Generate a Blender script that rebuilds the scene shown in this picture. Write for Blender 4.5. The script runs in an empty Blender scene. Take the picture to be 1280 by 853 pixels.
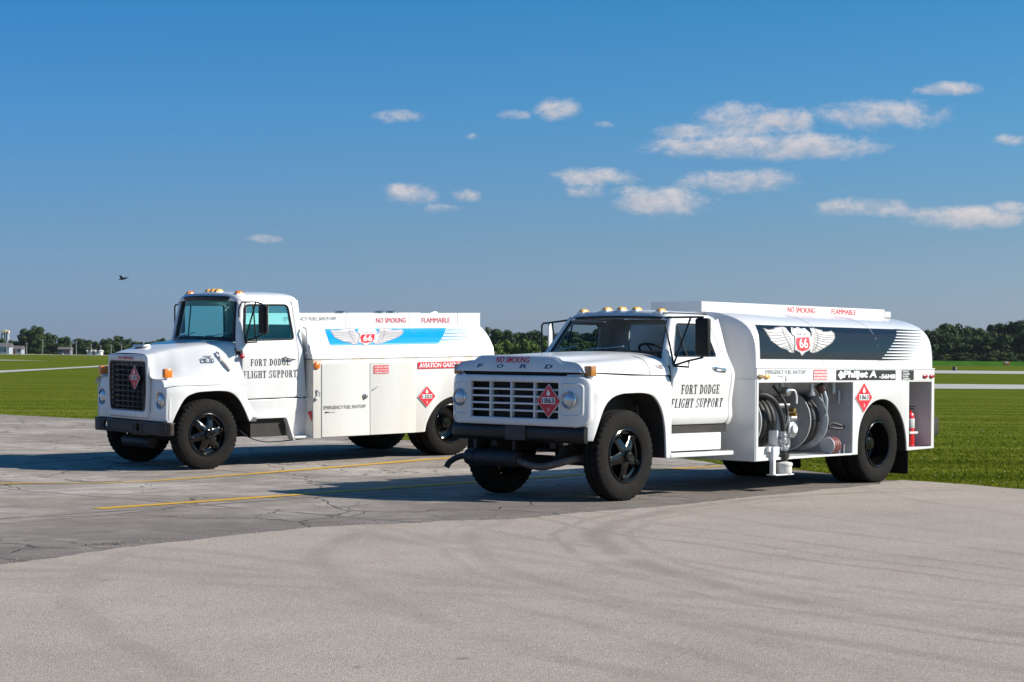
import bpy, bmesh, math, random
import numpy as np
from mathutils import Vector, Matrix, noise

RAD = math.radians
rnd = random.Random(11)
scene = bpy.context.scene
COL = scene.collection

# ------------------------------------------------------------------ camera
CAM_H = 1.547
cam_d = bpy.data.cameras.new('camera')
cam = bpy.data.objects.new('camera', cam_d)
COL.objects.link(cam)
PITCH, ROLL = .00724, .01027
fw = Vector((0, math.cos(PITCH), math.sin(PITCH)))
rt0 = Vector((1, 0, 0))
up0 = rt0.cross(fw)
rt = math.cos(ROLL) * rt0 + math.sin(ROLL) * up0
up = -math.sin(ROLL) * rt0 + math.cos(ROLL) * up0
cam.matrix_world = Matrix(((rt.x, up.x, -fw.x, 0), (rt.y, up.y, -fw.y, 0), (rt.z, up.z, -fw.z, CAM_H), (0, 0, 0, 1)))
cam_d.sensor_width = 36
cam_d.lens = 36 * 2503 / 1280
cam_d.clip_start = .1
cam_d.clip_end = 20000
scene.camera = cam

# ------------------------------------------------------------------ light, sky, exposure
SUN_EL = RAD(34)
SUN_AZ = RAD(97)          # clockwise from +Y: the sun stands to the right of the camera
world = bpy.data.worlds.new('World')
scene.world = world
world.use_nodes = True
sun_d = bpy.data.lights.new('sun', 'SUN')
sun_d.energy = 4.8
sun_d.angle = RAD(.53)
sun_d.color = (1, .93, .83)
sun = bpy.data.objects.new('sun', sun_d)
COL.objects.link(sun)
sdir = Vector((math.sin(SUN_AZ) * math.cos(SUN_EL), math.cos(SUN_AZ) * math.cos(SUN_EL), math.sin(SUN_EL)))
sun.rotation_euler = sdir.to_track_quat('Z', 'Y').to_euler()
scene.view_settings.view_transform = 'Standard'
scene.view_settings.look = 'None'
scene.view_settings.gamma = 1
scene.view_settings.use_curve_mapping = False
scene.view_settings.exposure = .50


class NT:
    """small helper for node trees"""
    def __init__(s, tree):
        s.t = tree
        s.n = tree.nodes
        s.l = tree.links

    def new(s, typ, ins=None, **props):
        n = s.n.new(typ)
        for k, v in props.items():
            setattr(n, k, v)
        for k, v in (ins or {}).items():
            s.put(n.inputs[k], v)
        return n

    def put(s, sock, v):
        if isinstance(v, bpy.types.NodeSocket):
            s.l.new(v, sock)
        else:
            sock.default_value = v

    def math(s, op, a, b=None, c=None, clamp=False):
        n = s.n.new('ShaderNodeMath')
        n.operation = op
        n.use_clamp = clamp
        s.put(n.inputs[0], a)
        if b is not None:
            s.put(n.inputs[1], b)
        if c is not None:
            s.put(n.inputs[2], c)
        return n.outputs[0]

    def mix(s, f, a, b, blend='MIX'):
        n = s.n.new('ShaderNodeMix')
        n.data_type = 'RGBA'
        n.blend_type = blend
        s.put(n.inputs[0], f)
        s.put(n.inputs[6], a)
        s.put(n.inputs[7], b)
        return n.outputs[2]

    def noise(s, vec, scale, detail=4, rough=.55, dim='3D'):
        n = s.n.new('ShaderNodeTexNoise')
        n.noise_dimensions = dim
        if vec is not None:
            s.l.new(vec, n.inputs['Vector'])
        n.inputs['Scale'].default_value = scale
        n.inputs['Detail'].default_value = detail
        n.inputs['Roughness'].default_value = rough
        return n.outputs[0]

    def ramp(s, f, stops):
        n = s.n.new('ShaderNodeValToRGB')
        s.put(n.inputs[0], f)
        el = n.color_ramp.elements
        while len(el) < len(stops):
            el.new(.5)
        for e, (p, c) in zip(el, stops):
            e.position = p
            e.color = c if len(c) == 4 else (*c, 1)
        return n.outputs[0]

    def smooth(s, v, lo, hi):
        n = s.n.new('ShaderNodeMapRange')
        n.interpolation_type = 'SMOOTHSTEP'
        s.put(n.inputs[0], v)
        n.inputs[1].default_value = lo
        n.inputs[2].default_value = hi
        return n.outputs[0]


def rgb(v):
    return (v[0], v[1], v[2], 1)


# sky: Nishita air, small fair-weather clouds drawn on the sphere of directions all the way round
def build_world():
    W = NT(world.node_tree)
    W.n.clear()
    out = W.new('ShaderNodeOutputWorld')
    bg = W.new('ShaderNodeBackground')
    W.l.new(bg.outputs[0], out.inputs[0])
    sky = W.new('ShaderNodeTexSky', sky_type='NISHITA')
    sky.sun_disc = False
    sky.sun_elevation = SUN_EL
    sky.sun_rotation = SUN_AZ
    sky.altitude = 0
    sky.air_density = 1.0
    sky.dust_density = .4
    sky.ozone_density = 2.5
    tc = W.new('ShaderNodeTexCoord')
    d = tc.outputs['Generated']
    sep = W.new('ShaderNodeSeparateXYZ', {0: d})
    az = W.math('ARCTAN2', sep.outputs[0], sep.outputs[1])
    el = W.math('ARCSINE', sep.outputs[2])
    # deepen the blue with height over the horizon, the same all round
    tint = W.ramp(W.math('MULTIPLY', el, 4, clamp=True), [(0, (.37, .51, .97)), (.1, (.345, .495, .90)), (.23, (.300, .480, .80)), (.47, (.205, .51, .86)), (.70, (.134, .505, .867)), (1, (.11, .50, .87))])
    col = W.mix(1.0, sky.outputs[0], tint, 'MULTIPLY')
    # the air whitens towards the sun
    sd = W.new('ShaderNodeVectorMath', {0: d, 1: tuple(sdir)}, operation='DOT_PRODUCT').outputs[1]
    sd = W.math('MAXIMUM', W.math('ADD', sd, .28), 0)
    glow = W.new('ShaderNodeCombineXYZ', {0: W.math('MULTIPLY_ADD', sd, 1.05, 1), 1: W.math('MULTIPLY_ADD', sd, .52, 1), 2: W.math('MULTIPLY_ADD', sd, .12, 1)})
    col = W.mix(1.0, col, glow.outputs[0], 'MULTIPLY')
    # clouds: the pattern of one 46 degree sector goes on round the horizon, broken up by noise
    per = RAD(46)
    azw = W.math('SUBTRACT', W.math('WRAP', az, per / 2, -per / 2), 0)
    flat = W.new('ShaderNodeMapping', {0: d})
    flat.inputs['Scale'].default_value = (1, 1, 1.7)
    wob = W.new('ShaderNodeTexNoise', {'Vector': flat.outputs[0]})
    wob.inputs['Scale'].default_value = 60
    wob.inputs['Detail'].default_value = 2
    wv = W.new('ShaderNodeVectorMath', {0: W.new('ShaderNodeVectorMath', {0: wob.outputs[1], 1: (.5, .5, .5)}, operation='SUBTRACT').outputs[0], 3: .012}, operation='SCALE')
    dw = W.new('ShaderNodeVectorMath', {0: flat.outputs[0], 1: wv.outputs[0]}, operation='ADD').outputs[0]
    n1 = W.noise(dw, 90, 9, .66)
    n2 = W.noise(dw, 30, 3, .5)
    nz = W.math('ADD', W.math('MULTIPLY', W.math('SUBTRACT', n1, .5), 2.3), W.math('MULTIPLY', W.math('SUBTRACT', n2, .5), 1.5))
    P = 1 / 2503
    puffs = [  # x, y, half width, half height (in photo pixels, turned into angles), strength
        (693, 138, 30, 17, 1.0), (640, 145, 24, 8, .75), (494, 148, 40, 10, .75), (513, 244, 38, 15, 1.0), (580, 245, 23, 10, .85),
        (545, 262, 34, 10, .55), (745, 224, 62, 15, .8), (820, 254, 72, 20, .95), (735, 240, 50, 12, .6), (918, 228, 78, 17, .9), (925, 156, 58, 25, 1.05),
        (980, 156, 40, 19, 1.0), (960, 186, 155, 18, 1.05), (865, 168, 62, 12, .8), (1098, 151, 92, 21, .95), (1190, 121, 52, 10, .9),
        (1262, 184, 24, 9, .75), (1075, 263, 82, 14, .9), (1215, 277, 90, 15, 1.05), (1150, 271, 50, 9, .85), (780, 240, 45, 10, .7), (1265, 268, 34, 11, .9), (330, 300, 30, 8, .5), (588, 172, 16, 7, .5), (755, 158, 22, 6, .5),
        (330, -260, 130, 30, .9), (1020, -330, 160, 36, .95), (80, -520, 150, 40, .9), (760, -760, 180, 45, .9)]
    best = None
    shade = None
    for (px, py, w, h, st) in puffs:
        a0 = math.atan((px - 640) * P)
        e0 = (445 + .0103 * (px - 640) - py) * P
        da = W.math('DIVIDE', W.math('SUBTRACT', azw, a0), w * P)
        de = W.math('DIVIDE', W.math('SUBTRACT', el, e0), h * P)
        r2 = W.math('ADD', W.math('MULTIPLY', da, da), W.math('MULTIPLY', de, de))
        m = W.math('SUBTRACT', st, r2)
        best = m if best is None else W.math('MAXIMUM', best, m)
        sh = W.math('MULTIPLY_ADD', de, .5, .5, clamp=True)
        sh = W.math('MULTIPLY', sh, W.smooth(m, -1.2, .5))
        shade = sh if shade is None else W.math('MAXIMUM', shade, sh)
    dens = W.smooth(W.math('ADD', best, nz), -.15, 1.35)
    dens = W.math('MULTIPLY', dens, .88)
    lit = W.math('ADD', shade, W.math('MULTIPLY', W.math('SUBTRACT', n1, .5), 1.4), clamp=True)
    ccol = W.mix(lit, (3.4, 3.8, 4.5, 1), (6.3, 5.75, 5.7, 1))
    col = W.mix(dens, col, ccol)
    W.l.new(col, bg.inputs[0])
    bg.inputs[1].default_value = .085
    world.cycles.sampling_method = 'MANUAL'
    world.cycles.sample_map_resolution = 256


build_world()

# ------------------------------------------------------------------ materials
MATS = {}


def mat(name, color, rough=.5, metal=0, coat=0, nscale=0, namt=0, ncol=None, bump=0, bscale=60, spec=.5, streak=False):
    m = bpy.data.materials.new(name)
    m.use_nodes = True
    t = NT(m.node_tree)
    b = t.n['Principled BSDF']
    b.inputs['Base Color'].default_value = rgb(color)
    b.inputs['Roughness'].default_value = rough
    b.inputs['Metallic'].default_value = metal
    b.inputs['Coat Weight'].default_value = coat
    b.inputs['Coat Roughness'].default_value = .08
    b.inputs['Specular IOR Level'].default_value = spec
    if nscale:
        tc = t.new('ShaderNodeTexCoord').outputs['Object']
        if streak:
            mp = t.new('ShaderNodeMapping', {0: tc})
            mp.inputs['Scale'].default_value = (1, 1, .12)
            tc = mp.outputs[0]
        f = t.noise(tc, nscale, 5, .65)
        f = t.smooth(f, .40, .75)
        f = t.math('MULTIPLY', f, namt)
        t.l.new(t.mix(f, rgb(color), rgb(ncol or (.3, .27, .22))), b.inputs['Base Color'])
        t.l.new(t.math('MULTIPLY_ADD', f, .3, rough), b.inputs['Roughness'])
    if bump:
        tc = t.new('ShaderNodeTexCoord').outputs['Object']
        bn = t.new('ShaderNodeBump', {'Height': t.noise(tc, bscale, 4)})
        bn.inputs['Strength'].default_value = bump
        bn.inputs['Distance'].default_value = .01
        t.l.new(bn.outputs[0], b.inputs['Normal'])
    MATS[name] = m
    return m


WHITE = mat('white_paint', (.70, .70, .70), .28, 0, .5, 2.2, .16, (.52, .48, .42), streak=True)
def weather(m, wave, rust=None):
    t = NT(m.node_tree)
    b = t.n['Principled BSDF']
    tc = t.new('ShaderNodeTexCoord').outputs['Object']
    bn = t.new('ShaderNodeBump', {'Height': t.noise(tc, 3.2, 3, .5)})
    bn.inputs['Strength'].default_value = wave
    bn.inputs['Distance'].default_value = .02
    t.l.new(bn.outputs[0], b.inputs['Normal'])
    src = b.inputs['Base Color'].links[0].from_socket
    f = t.math('MULTIPLY', t.smooth(t.noise(tc, 26, 4, .7), .66, .74), .35)
    c = t.mix(f, src, (.22, .17, .12, 1))
    if rust:
        mp = t.new('ShaderNodeMapping', {0: tc})
        mp.inputs['Scale'].default_value = (1, 1, .35)
        sp = t.new('ShaderNodeSeparateXYZ', {0: tc})
        top = t.smooth(sp.outputs[2], 1.36, 1.44)
        g = t.math('MULTIPLY', t.math('MULTIPLY', t.smooth(t.noise(mp.outputs[0], 4.5, 5, .7), .46, .66), top), .75)
        c = t.mix(g, c, rust)
    t.l.new(c, b.inputs['Base Color'])


weather(WHITE, .10)
WHITE2 = mat('chalky_white_paint', (.64, .635, .61), .45, 0, .15, 1.6, .42, (.50, .44, .34), streak=True)
weather(WHITE2, .16, (.52, .38, .22, 1))
WALLGREY = mat('compartment_grey_paint', (.46, .47, .49), .5, 0, 0, 5, .35, (.2, .19, .18))
BLACK = mat('black_paint', (.008, .008, .009), .34, 0, .0, 8, .25, (.035, .032, .03), spec=.35)
GLOSSBLACK = mat('gloss_black_paint', (.004, .004, .0045), .13, 0, .0, 14, .2, (.03, .027, .024), spec=.5)
CHASSIS = mat('chassis_black', (.018, .017, .016), .65, 0, 0, 6, .5, (.07, .055, .04))
STRIPE = mat('black_vinyl', (.007, .008, .010), .22, 0, 0, spec=.5)
BLUEV = mat('blue_vinyl', (.0, .30, .80), .3, 0, .3)
RUBBER = mat('tyre_rubber', (.012, .0112, .0105), .85, 0, 0, 9, .35, (.038, .032, .027), bump=.25, bscale=120, spec=.15)
HOSE = mat('hose_rubber', (.012, .012, .013), .58)
MATTE = mat('matte_black', (.012, .012, .012), .6, 0, 0, 0, 0, None, 0, 60, .25)
GASKET = mat('black_gasket', (.012, .012, .013), .5)
CHROME = mat('chrome', (.72, .73, .75), .12, 1)
ALU = mat('dull_aluminium', (.55, .55, .56), .38, 1, 0, 18, .5, (.25, .24, .22))
STEEL = mat('exhaust_steel', (.035, .035, .04), .5, .6, 0, 12, .6, (.10, .07, .05))
REELGREY = mat('reel_grey_paint', (.42, .43, .45), .38, 0, .2, 9, .3, (.12, .11, .1))
ORANGE = mat('amber_lens', (.75, .20, .02), .25, 0, .6)
TURN = mat('brown_amber_lens', (.42, .17, .035), .25, 0, .6)
AMBER = mat('pale_amber_lens', (.85, .42, .08), .3, 0, .6)
REDLENS = mat('red_lens', (.42, .01, .02), .2, 0, .7)
RED = mat('red_print', (.66, .02, .035), .45)
REDPAINT = mat('red_enamel', (.60, .012, .015), .25, 0, .6)
BLACKPRINT = mat('black_print', (.022, .021, .021), .5)
GREYPRINT = mat('grey_print', (.16, .16, .17), .5)
WHITEPRINT = mat('white_print', (.80, .80, .80), .5)
SILVERPRINT = mat('silver_print', (.70, .69, .67), .45)
WINGGREY = mat('wing_grey_print', (.56, .54, .52), .5)
INTERIOR = mat('cab_interior_vinyl', (.03, .028, .027), .7)
mat('wing_line_print', (.30, .29, .30), .5)
RUSTY = mat('rust_tan', (.30, .19, .09), .7, 0, 0, 8, .5, (.12, .07, .04))
GRILLEBROWN = mat('tarnished_grille', (.13, .095, .08), .5, .3, 0, 14, .4, (.05, .04, .035))
BRASS = mat('brass', (.55, .38, .14), .35, 1)
PLATE = mat('dark_plate', (.045, .042, .042), .6)


def glass_mat(name, tint, refl=.9, ior=1.5):
    m = bpy.data.materials.new(name)
    m.use_nodes = True
    t = NT(m.node_tree)
    t.n.clear()
    o = t.new('ShaderNodeOutputMaterial')
    tr = t.new('ShaderNodeBsdfTransparent', {0: rgb(tint)})
    gl = t.new('ShaderNodeBsdfGlossy', {0: (refl, refl, refl, 1), 1: .02})
    geo = t.new('ShaderNodeNewGeometry')
    fr = t.new('ShaderNodeFresnel', {0: t.math('MULTIPLY_ADD', geo.outputs['Backfacing'], 1 / ior - ior, ior)})
    mx = t.new('ShaderNodeMixShader', {0: fr.outputs[0], 1: tr.outputs[0], 2: gl.outputs[0]})
    t.l.new(mx.outputs[0], o.inputs[0])
    return m


GLASS = glass_mat('clear_glass', (.74, .78, .78), .6, 1.35)
GLASST = glass_mat('tinted_glass', (.74, .94, .94), .6, 1.35)
GLASSW = glass_mat('tinted_windshield', (.52, .86, .86), .6, 1.35)
GLASSD = glass_mat('side_glass', (.82, .87, .88), .55, 1.35)


def lens_mat():
    m = bpy.data.materials.new('headlamp_lens')
    m.use_nodes = True
    b = m.node_tree.nodes['Principled BSDF']
    b.inputs['Base Color'].default_value = (.52, .54, .56, 1)
    b.inputs['Metallic'].default_value = .6
    b.inputs['Roughness'].default_value = .25
    b.inputs['Coat Weight'].default_value = 1
    return m


LENS = lens_mat()


# ------------------------------------------------------------------ mesh helpers
def link(name, me, material, parent=None, smooth=35, loc=None):
    o = bpy.data.objects.new(name, me)
    COL.objects.link(o)
    if material is not None and not me.materials:
        me.materials.append(material)
    if smooth:
        me.shade_smooth()
        me.set_sharp_from_angle(angle=RAD(smooth))
    if parent is not None:
        o.parent = parent
    if loc is not None:
        o.location = loc
    return o


def done(name, bm, material, parent=None, smooth=35, recalc=True, loc=None):
    if recalc:
        bmesh.ops.recalc_face_normals(bm, faces=bm.faces[:])
    me = bpy.data.meshes.new(name)
    bm.to_mesh(me)
    bm.free()
    return link(name, me, material, parent, smooth, loc)


def box(bm, x0, x1, y0, y1, z0, z1, bev=0, seg=2):
    vs = [bm.verts.new((x, y, z)) for x in (x0, x1) for y in (y0, y1) for z in (z0, z1)]
    fs = [(0, 1, 3, 2), (4, 6, 7, 5), (0, 4, 5, 1), (2, 3, 7, 6), (0, 2, 6, 4), (1, 5, 7, 3)]
    faces = [bm.faces.new([vs[i] for i in f]) for f in fs]
    if bev:
        es = list({e for f in faces for e in f.edges})
        bmesh.ops.bevel(bm, geom=es, offset=bev, segments=seg, affect='EDGES', profile=.5, clamp_overlap=True)
    return bm


def B():
    return bmesh.new()


def frame_of(d):
    d = Vector(d).normalized()
    a = Vector((0, 0, 1)) if abs(d.z) < .9 else Vector((1, 0, 0))
    u = d.cross(a).normalized()
    return u, d.cross(u).normalized()


def tube(bm, pts, r, n=10, caps=True):
    pts = [Vector(p) for p in pts]
    rs = r if isinstance(r, (list, tuple)) else [r] * len(pts)
    rings = []
    for i, p in enumerate(pts):
        d = pts[min(i + 1, len(pts) - 1)] - pts[max(i - 1, 0)]
        u, v = frame_of(d)
        if rings:
            # keep the frame from flipping
            pu = rings[-1][1]
            dn = d.normalized()
            u = (pu - dn * pu.dot(dn)).normalized()
            v = dn.cross(u)
        rings.append(([bm.verts.new(p + rs[i] * (math.cos(6.28318 * k / n) * u + math.sin(6.28318 * k / n) * v)) for k in range(n)], u))
    for (a, _), (b, _) in zip(rings, rings[1:]):
        for k in range(n):
            bm.faces.new((a[k], a[(k + 1) % n], b[(k + 1) % n], b[k]))
    if caps:
        bm.faces.new(rings[0][0][::-1])
        bm.faces.new(rings[-1][0])
    return bm


def arc_pts(pts, n=6):
    """Catmull-Rom through pts"""
    P = [Vector(p) for p in pts]
    P = [2 * P[0] - P[1]] + P + [2 * P[-1] - P[-2]]
    out = []
    for i in range(1, len(P) - 2):
        for k in range(n):
            t = k / n
            a, b, c, d = P[i - 1:i + 3]
            out.append(.5 * ((2 * b) + (c - a) * t + (2 * a - 5 * b + 4 * c - d) * t * t + (3 * b - a - 3 * c + d) * t ** 3))
    out.append(P[-2])
    return out


def lathe(bm, prof, n=48, axis='y', origin=(0, 0, 0), mod=None):
    """prof: (radius, offset along axis); closed ends when radius 0"""
    o = Vector(origin)
    rings = []
    for j, (r, a) in enumerate(prof):
        ring = []
        for k in range(n):
            t = 6.2831853 * k / n
            rr = r + (mod(j, k) if mod else 0)
            c, s = rr * math.cos(t), rr * math.sin(t)
            p = {'y': (c, a, s), 'x': (a, c, s), 'z': (c, s, a)}[axis]
            ring.append(bm.verts.new(o + Vector(p)))
        rings.append(ring)
    for a, b in zip(rings, rings[1:]):
        for k in range(n):
            bm.faces.new((a[k], a[(k + 1) % n], b[(k + 1) % n], b[k]))
    for ring, rr in ((rings[0], prof[0][0]), (rings[-1], prof[-1][0])):
        if rr < .3 * max(p[0] for p in prof) and ring is not None:
            try:
                bm.faces.new(ring)
            except ValueError:
                pass
    return bm


def loft(bm, rows, close=False):
    V = [[bm.verts.new(p) for p in r] for r in rows]
    for a, b in zip(V, V[1:]):
        m = len(a)
        for k in range(m if close else m - 1):
            q = [a[k], a[(k + 1) % m], b[(k + 1) % m], b[k]]
            if len({tuple(v.co) for v in q}) < 3:
                continue
            bm.faces.new(q)
    return V


def sym(prof):
    """half profile (y, z) from the middle outwards -> full profile"""
    return [(-y, z) for y, z in prof[::-1] if y > 1e-6] + list(prof)


def rpoly(pts, r, seg=4):
    """round the corners of a polygon; r one number or one per corner"""
    n = len(pts)
    out = []
    for i in range(n):
        p = Vector(pts[i]).to_2d()
        a = Vector(pts[i - 1]).to_2d()
        b = Vector(pts[(i + 1) % n]).to_2d()
        rr = r[i] if isinstance(r, (list, tuple)) else r
        if rr <= 0:
            out.append(tuple(p))
            continue
        da, db = (a - p), (b - p)
        t = min(rr, da.length * .49, db.length * .49)
        p0, p1 = p + da.normalized() * t, p + db.normalized() * t
        for k in range(seg + 1):
            s = k / seg
            q = (1 - s) ** 2 * p0 + 2 * s * (1 - s) * p + s * s * p1
            out.append(tuple(q))
    return out


def rrect(u0, u1, v0, v1, r, seg=4):
    return rpoly([(u0, v0), (u1, v0), (u1, v1), (u0, v1)], r, seg)


def ellipse(cx, cy, rx, ry, n=24):
    return [(cx + rx * math.cos(6.28318 * k / n), cy + ry * math.sin(6.28318 * k / n)) for k in range(n)]


def fill2d(loops, depth=0., bevel=0., res=2):
    """mesh of filled 2D outlines (inner loops are holes) in the u,v plane, w = thickness"""
    cu = bpy.data.curves.new('tmp', 'CURVE')
    cu.dimensions = '2D'
    cu.fill_mode = 'BOTH'
    for lp in loops:
        s = cu.splines.new('POLY')
        s.points.add(len(lp) - 1)
        for p, q in zip(s.points, lp):
            p.co = (q[0], q[1], 0, 1)
        s.use_cyclic_u = True
    cu.extrude = max(depth / 2 - bevel, 0)
    cu.bevel_depth = bevel
    cu.bevel_resolution = res
    cu.offset = -bevel
    o = bpy.data.objects.new('tmp', cu)
    me = bpy.data.meshes.new_from_object(o)
    bpy.data.objects.remove(o)
    bpy.data.curves.remove(cu)
    bm = bmesh.new()
    bm.from_mesh(me)
    bpy.data.meshes.remove(me)
    bmesh.ops.remove_doubles(bm, verts=bm.verts[:], dist=1e-5)
    return bm


def cut(bm, us=(), vs=(), dissolve=True):
    if dissolve and (us or vs):
        bmesh.ops.dissolve_limit(bm, angle_limit=.01, verts=bm.verts[:], edges=bm.edges[:])
    for u in us:
        bmesh.ops.bisect_plane(bm, geom=bm.verts[:] + bm.edges[:] + bm.faces[:], plane_co=(u, 0, 0), plane_no=(1, 0, 0))
    for v in vs:
        bmesh.ops.bisect_plane(bm, geom=bm.verts[:] + bm.edges[:] + bm.faces[:], plane_co=(0, v, 0), plane_no=(0, 1, 0))
    return bm


def fr(a, b, step):
    n = max(2, int(abs(b - a) / step))
    return [a + (b - a) * (k + .5) / n for k in range(n)]


def warp(bm, fn):
    for v in bm.verts:
        v.co = Vector(fn(v.co.x, v.co.y, v.co.z))
    return bm


def interp(tab, v):
    if v <= tab[0][0]:
        return tab[0][1]
    for (a, b), (c, d) in zip(tab, tab[1:]):
        if v <= c:
            return b + (d - b) * (v - a) / (c - a)
    return tab[-1][1]


def smoothtab(tab, n=60):
    """resample a table with a soft average so panels do not show facets"""
    lo, hi = tab[0][0], tab[-1][0]
    w = (hi - lo) * .035
    return [(lo + (hi - lo) * k / n, sum(interp(tab, lo + (hi - lo) * k / n + w * j) for j in (-1, -.5, 0, .5, 1)) / 5) for k in range(n + 1)]


def text_bm(s, bold=0., space=1., shear=0.):
    cu = bpy.data.curves.new('tmp', 'FONT')
    cu.body = s
    cu.offset = bold
    cu.space_character = space
    cu.shear = shear
    cu.resolution_u = 3
    cu.fill_mode = 'FRONT'
    o = bpy.data.objects.new('tmp', cu)
    me = bpy.data.meshes.new_from_object(o)
    bpy.data.objects.remove(o)
    bpy.data.curves.remove(cu)
    bm = bmesh.new()
    bm.from_mesh(me)
    bpy.data.meshes.remove(me)
    return bm


def fitbox(bm, u0, u1, v0, v1):
    xs = [v.co.x for v in bm.verts]
    ys = [v.co.y for v in bm.verts]
    a, b, c, d = min(xs), max(xs), min(ys), max(ys)
    for v in bm.verts:
        v.co = Vector((u0 + (u1 - u0) * (v.co.x - a) / (b - a), v0 + (v1 - v0) * (v.co.y - c) / (d - c), 0))
    return bm


# a condensed roman letter with slab serifs, drawn stroke by stroke
def serif_bm(txt, slant=0.):
    bm = bmesh.new()
    S, TH, SF = .21, .085, .075

    def rect(x0, x1, y0, y1):
        q = [bm.verts.new((x + slant * y, y, 0)) for x, y in ((x0, y0), (x1, y0), (x1, y1), (x0, y1))]
        bm.faces.new(q)

    def stem(x, y0=0, y1=1, ser=(1, 1)):
        rect(x - S / 2, x + S / 2, y0, y1)
        if ser[0]:
            rect(x - S, x + S, y0, y0 + SF)
        if ser[1]:
            rect(x - S, x + S, y1 - SF, y1)

    def ring(cx, cy, rx, ry, tx, ty, a0, a1, n=14):
        prev = None
        for k in range(n + 1):
            a = RAD(a0 + (a1 - a0) * k / n)
            o = (cx + rx * math.cos(a), cy + ry * math.sin(a))
            i = (cx + (rx - tx) * math.cos(a), cy + (ry - ty) * math.sin(a))
            cur = [bm.verts.new((p[0] + slant * p[1], p[1], 0)) for p in (o, i)]
            if prev:
                bm.faces.new((prev[0], cur[0], cur[1], prev[1]))
            prev = cur
    X = 0
    for ch in txt:
        def sh(f, *a):
            return f
        n0 = len(bm.verts)
        w = .78
        if ch == ' ':
            X += .5
            continue
        if ch in 'FEL':
            stem(.24, ser=(1, ch != 'L' or 1))
            if ch in 'FE':
                rect(.24, .72, 1 - TH, 1); rect(.64, .72, .74, 1); rect(.24, .56, .48, .48 + TH); rect(.5, .56, .38, .65)
            if ch in 'EL':
                rect(.24, .74, 0, TH); rect(.66, .74, 0, .27)
        elif ch == 'T':
            stem(.4, ser=(1, 0)); rect(.04, .76, 1 - TH, 1); rect(.04, .11, .72, 1); rect(.69, .76, .72, 1)
        elif ch == 'I':
            stem(.24); w = .46
        elif ch == 'H':
            stem(.22); stem(.68); rect(.22, .68, .47, .47 + TH); w = .9
        elif ch == 'U':
            stem(.22, .3, 1, (0, 1)); rect(.62, .70, .3, 1); rect(.52, .8, 1 - SF, 1); ring(.405, .3, .295, .3, .2, TH, 180, 360); w = .82
        elif ch == 'O':
            ring(.4, .5, .36, .52, .2, TH, 0, 360, 24); w = .8
        elif ch == 'G':
            ring(.4, .5, .36, .52, .2, TH, 48, 320, 20); rect(.56, .76, .05, .46); rect(.46, .84, .42, .42 + SF); rect(.66, .74, .68, 1); w = .84
        elif ch == 'D':
            stem(.22); ring(.3, .5, .46, .5, .2, TH, -90, 90, 16); w = .82
        elif ch in 'PR':
            stem(.22); ring(.34, .735, .36, .265, .19, TH, -90, 90, 12); rect(.22, .36, 1 - TH, 1); rect(.22, .36, .47, .47 + TH)
            if ch == 'R':
                q = [bm.verts.new((x + slant * y, y, 0)) for x, y in ((.36, .5), (.56, .5), (.78, .0), (.57, .0))]
                bm.faces.new(q); rect(.56, .86, 0, SF); w = .86
            else:
                w = .76
        elif ch == 'S':
            ring(.37, .745, .3, .27, .17, TH, 30, 250, 14); ring(.37, .27, .32, .285, .18, TH, -150, 90, 14); rect(.6, .67, .68, 1); rect(.05, .12, 0, .32); w = .74
        bm.verts.ensure_lookup_table()
        for v in bm.verts[n0:]:
            v.co.x += X
        X += w + .1
    return bm


class Side:
    """maps u (to the right when you face the left side of a truck), v (height) on to the truck's left side"""
    def __init__(s, ytab, off=.004):
        s.t = ytab
        s.off = off

    def __call__(s, u, v, w=0):
        y = interp(s.t, v) if not isinstance(s.t, (int, float)) else s.t
        return (-u, y + s.off + w, v)


def decal(name, bm, side, material, parent, vs=None, lift=0.):
    if vs:
        cut(bm, vs=vs, dissolve=False)
    warp(bm, lambda u, v, w: side(u, v, lift))
    return done(name, bm, material, parent, smooth=0, recalc=False)


# every decal is placed by its measured box: x0 > x1 run along the truck, z0 < z1 its height
def sans(name, s, x0, x1, z0, z1, side, material, parent, bold=.0, shear=0., vs=None, lift=0.):
    return decal(name, fitbox(text_bm(s, bold, 1.0, shear), -x0, -x1, z0, z1), side, material, parent, vs, lift)


def shape(name, loops, side, material, parent, vs=None, lift=0.):
    return decal(name, fill2d([[(-x, z) for x, z in lp] for lp in loops]), side, material, parent, vs, lift)


class Front:
    """maps on to a plane facing forward; pass minus y where Side wants x"""
    def __init__(s, x0):
        s.x0 = x0

    def __call__(s, u, v, w=0):
        return (s.x0 + w, u, v)


def joined(name, bms, material, parent, smooth=0):
    bm = bmesh.new()
    for b in bms:
        me = bpy.data.meshes.new('t')
        b.to_mesh(me)
        b.free()
        bm.from_mesh(me)
        bpy.data.meshes.remove(me)
    return done(name, bm, material, parent, smooth, recalc=False)


def root(name, label, cat, mat4=None, group=None):
    o = bpy.data.objects.new(name, None)
    COL.objects.link(o)
    o.empty_display_size = .2
    if mat4 is not None:
        o.matrix_world = mat4
    o['label'] = label
    o['category'] = cat
    if group:
        o['group'] = group
    return o


def tag(o, label, cat, group=None):
    o['label'] = label
    o['category'] = cat
    if group:
        o['group'] = group
    return o


# ------------------------------------------------------------------ the ground
def plane_frame(yaw, tx=0., ty=0., org=(0, 0, 0)):
    F = Vector((-math.sin(yaw), -math.cos(yaw), 0))
    n = Vector((-tx, -ty, 1)).normalized()
    F = (F - n * F.dot(n)).normalized()
    L = n.cross(F)
    return Matrix(((F.x, L.x, n.x, org[0]), (F.y, L.y, n.y, org[1]), (F.z, L.z, n.z, org[2]), (0, 0, 0, 1)))


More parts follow.
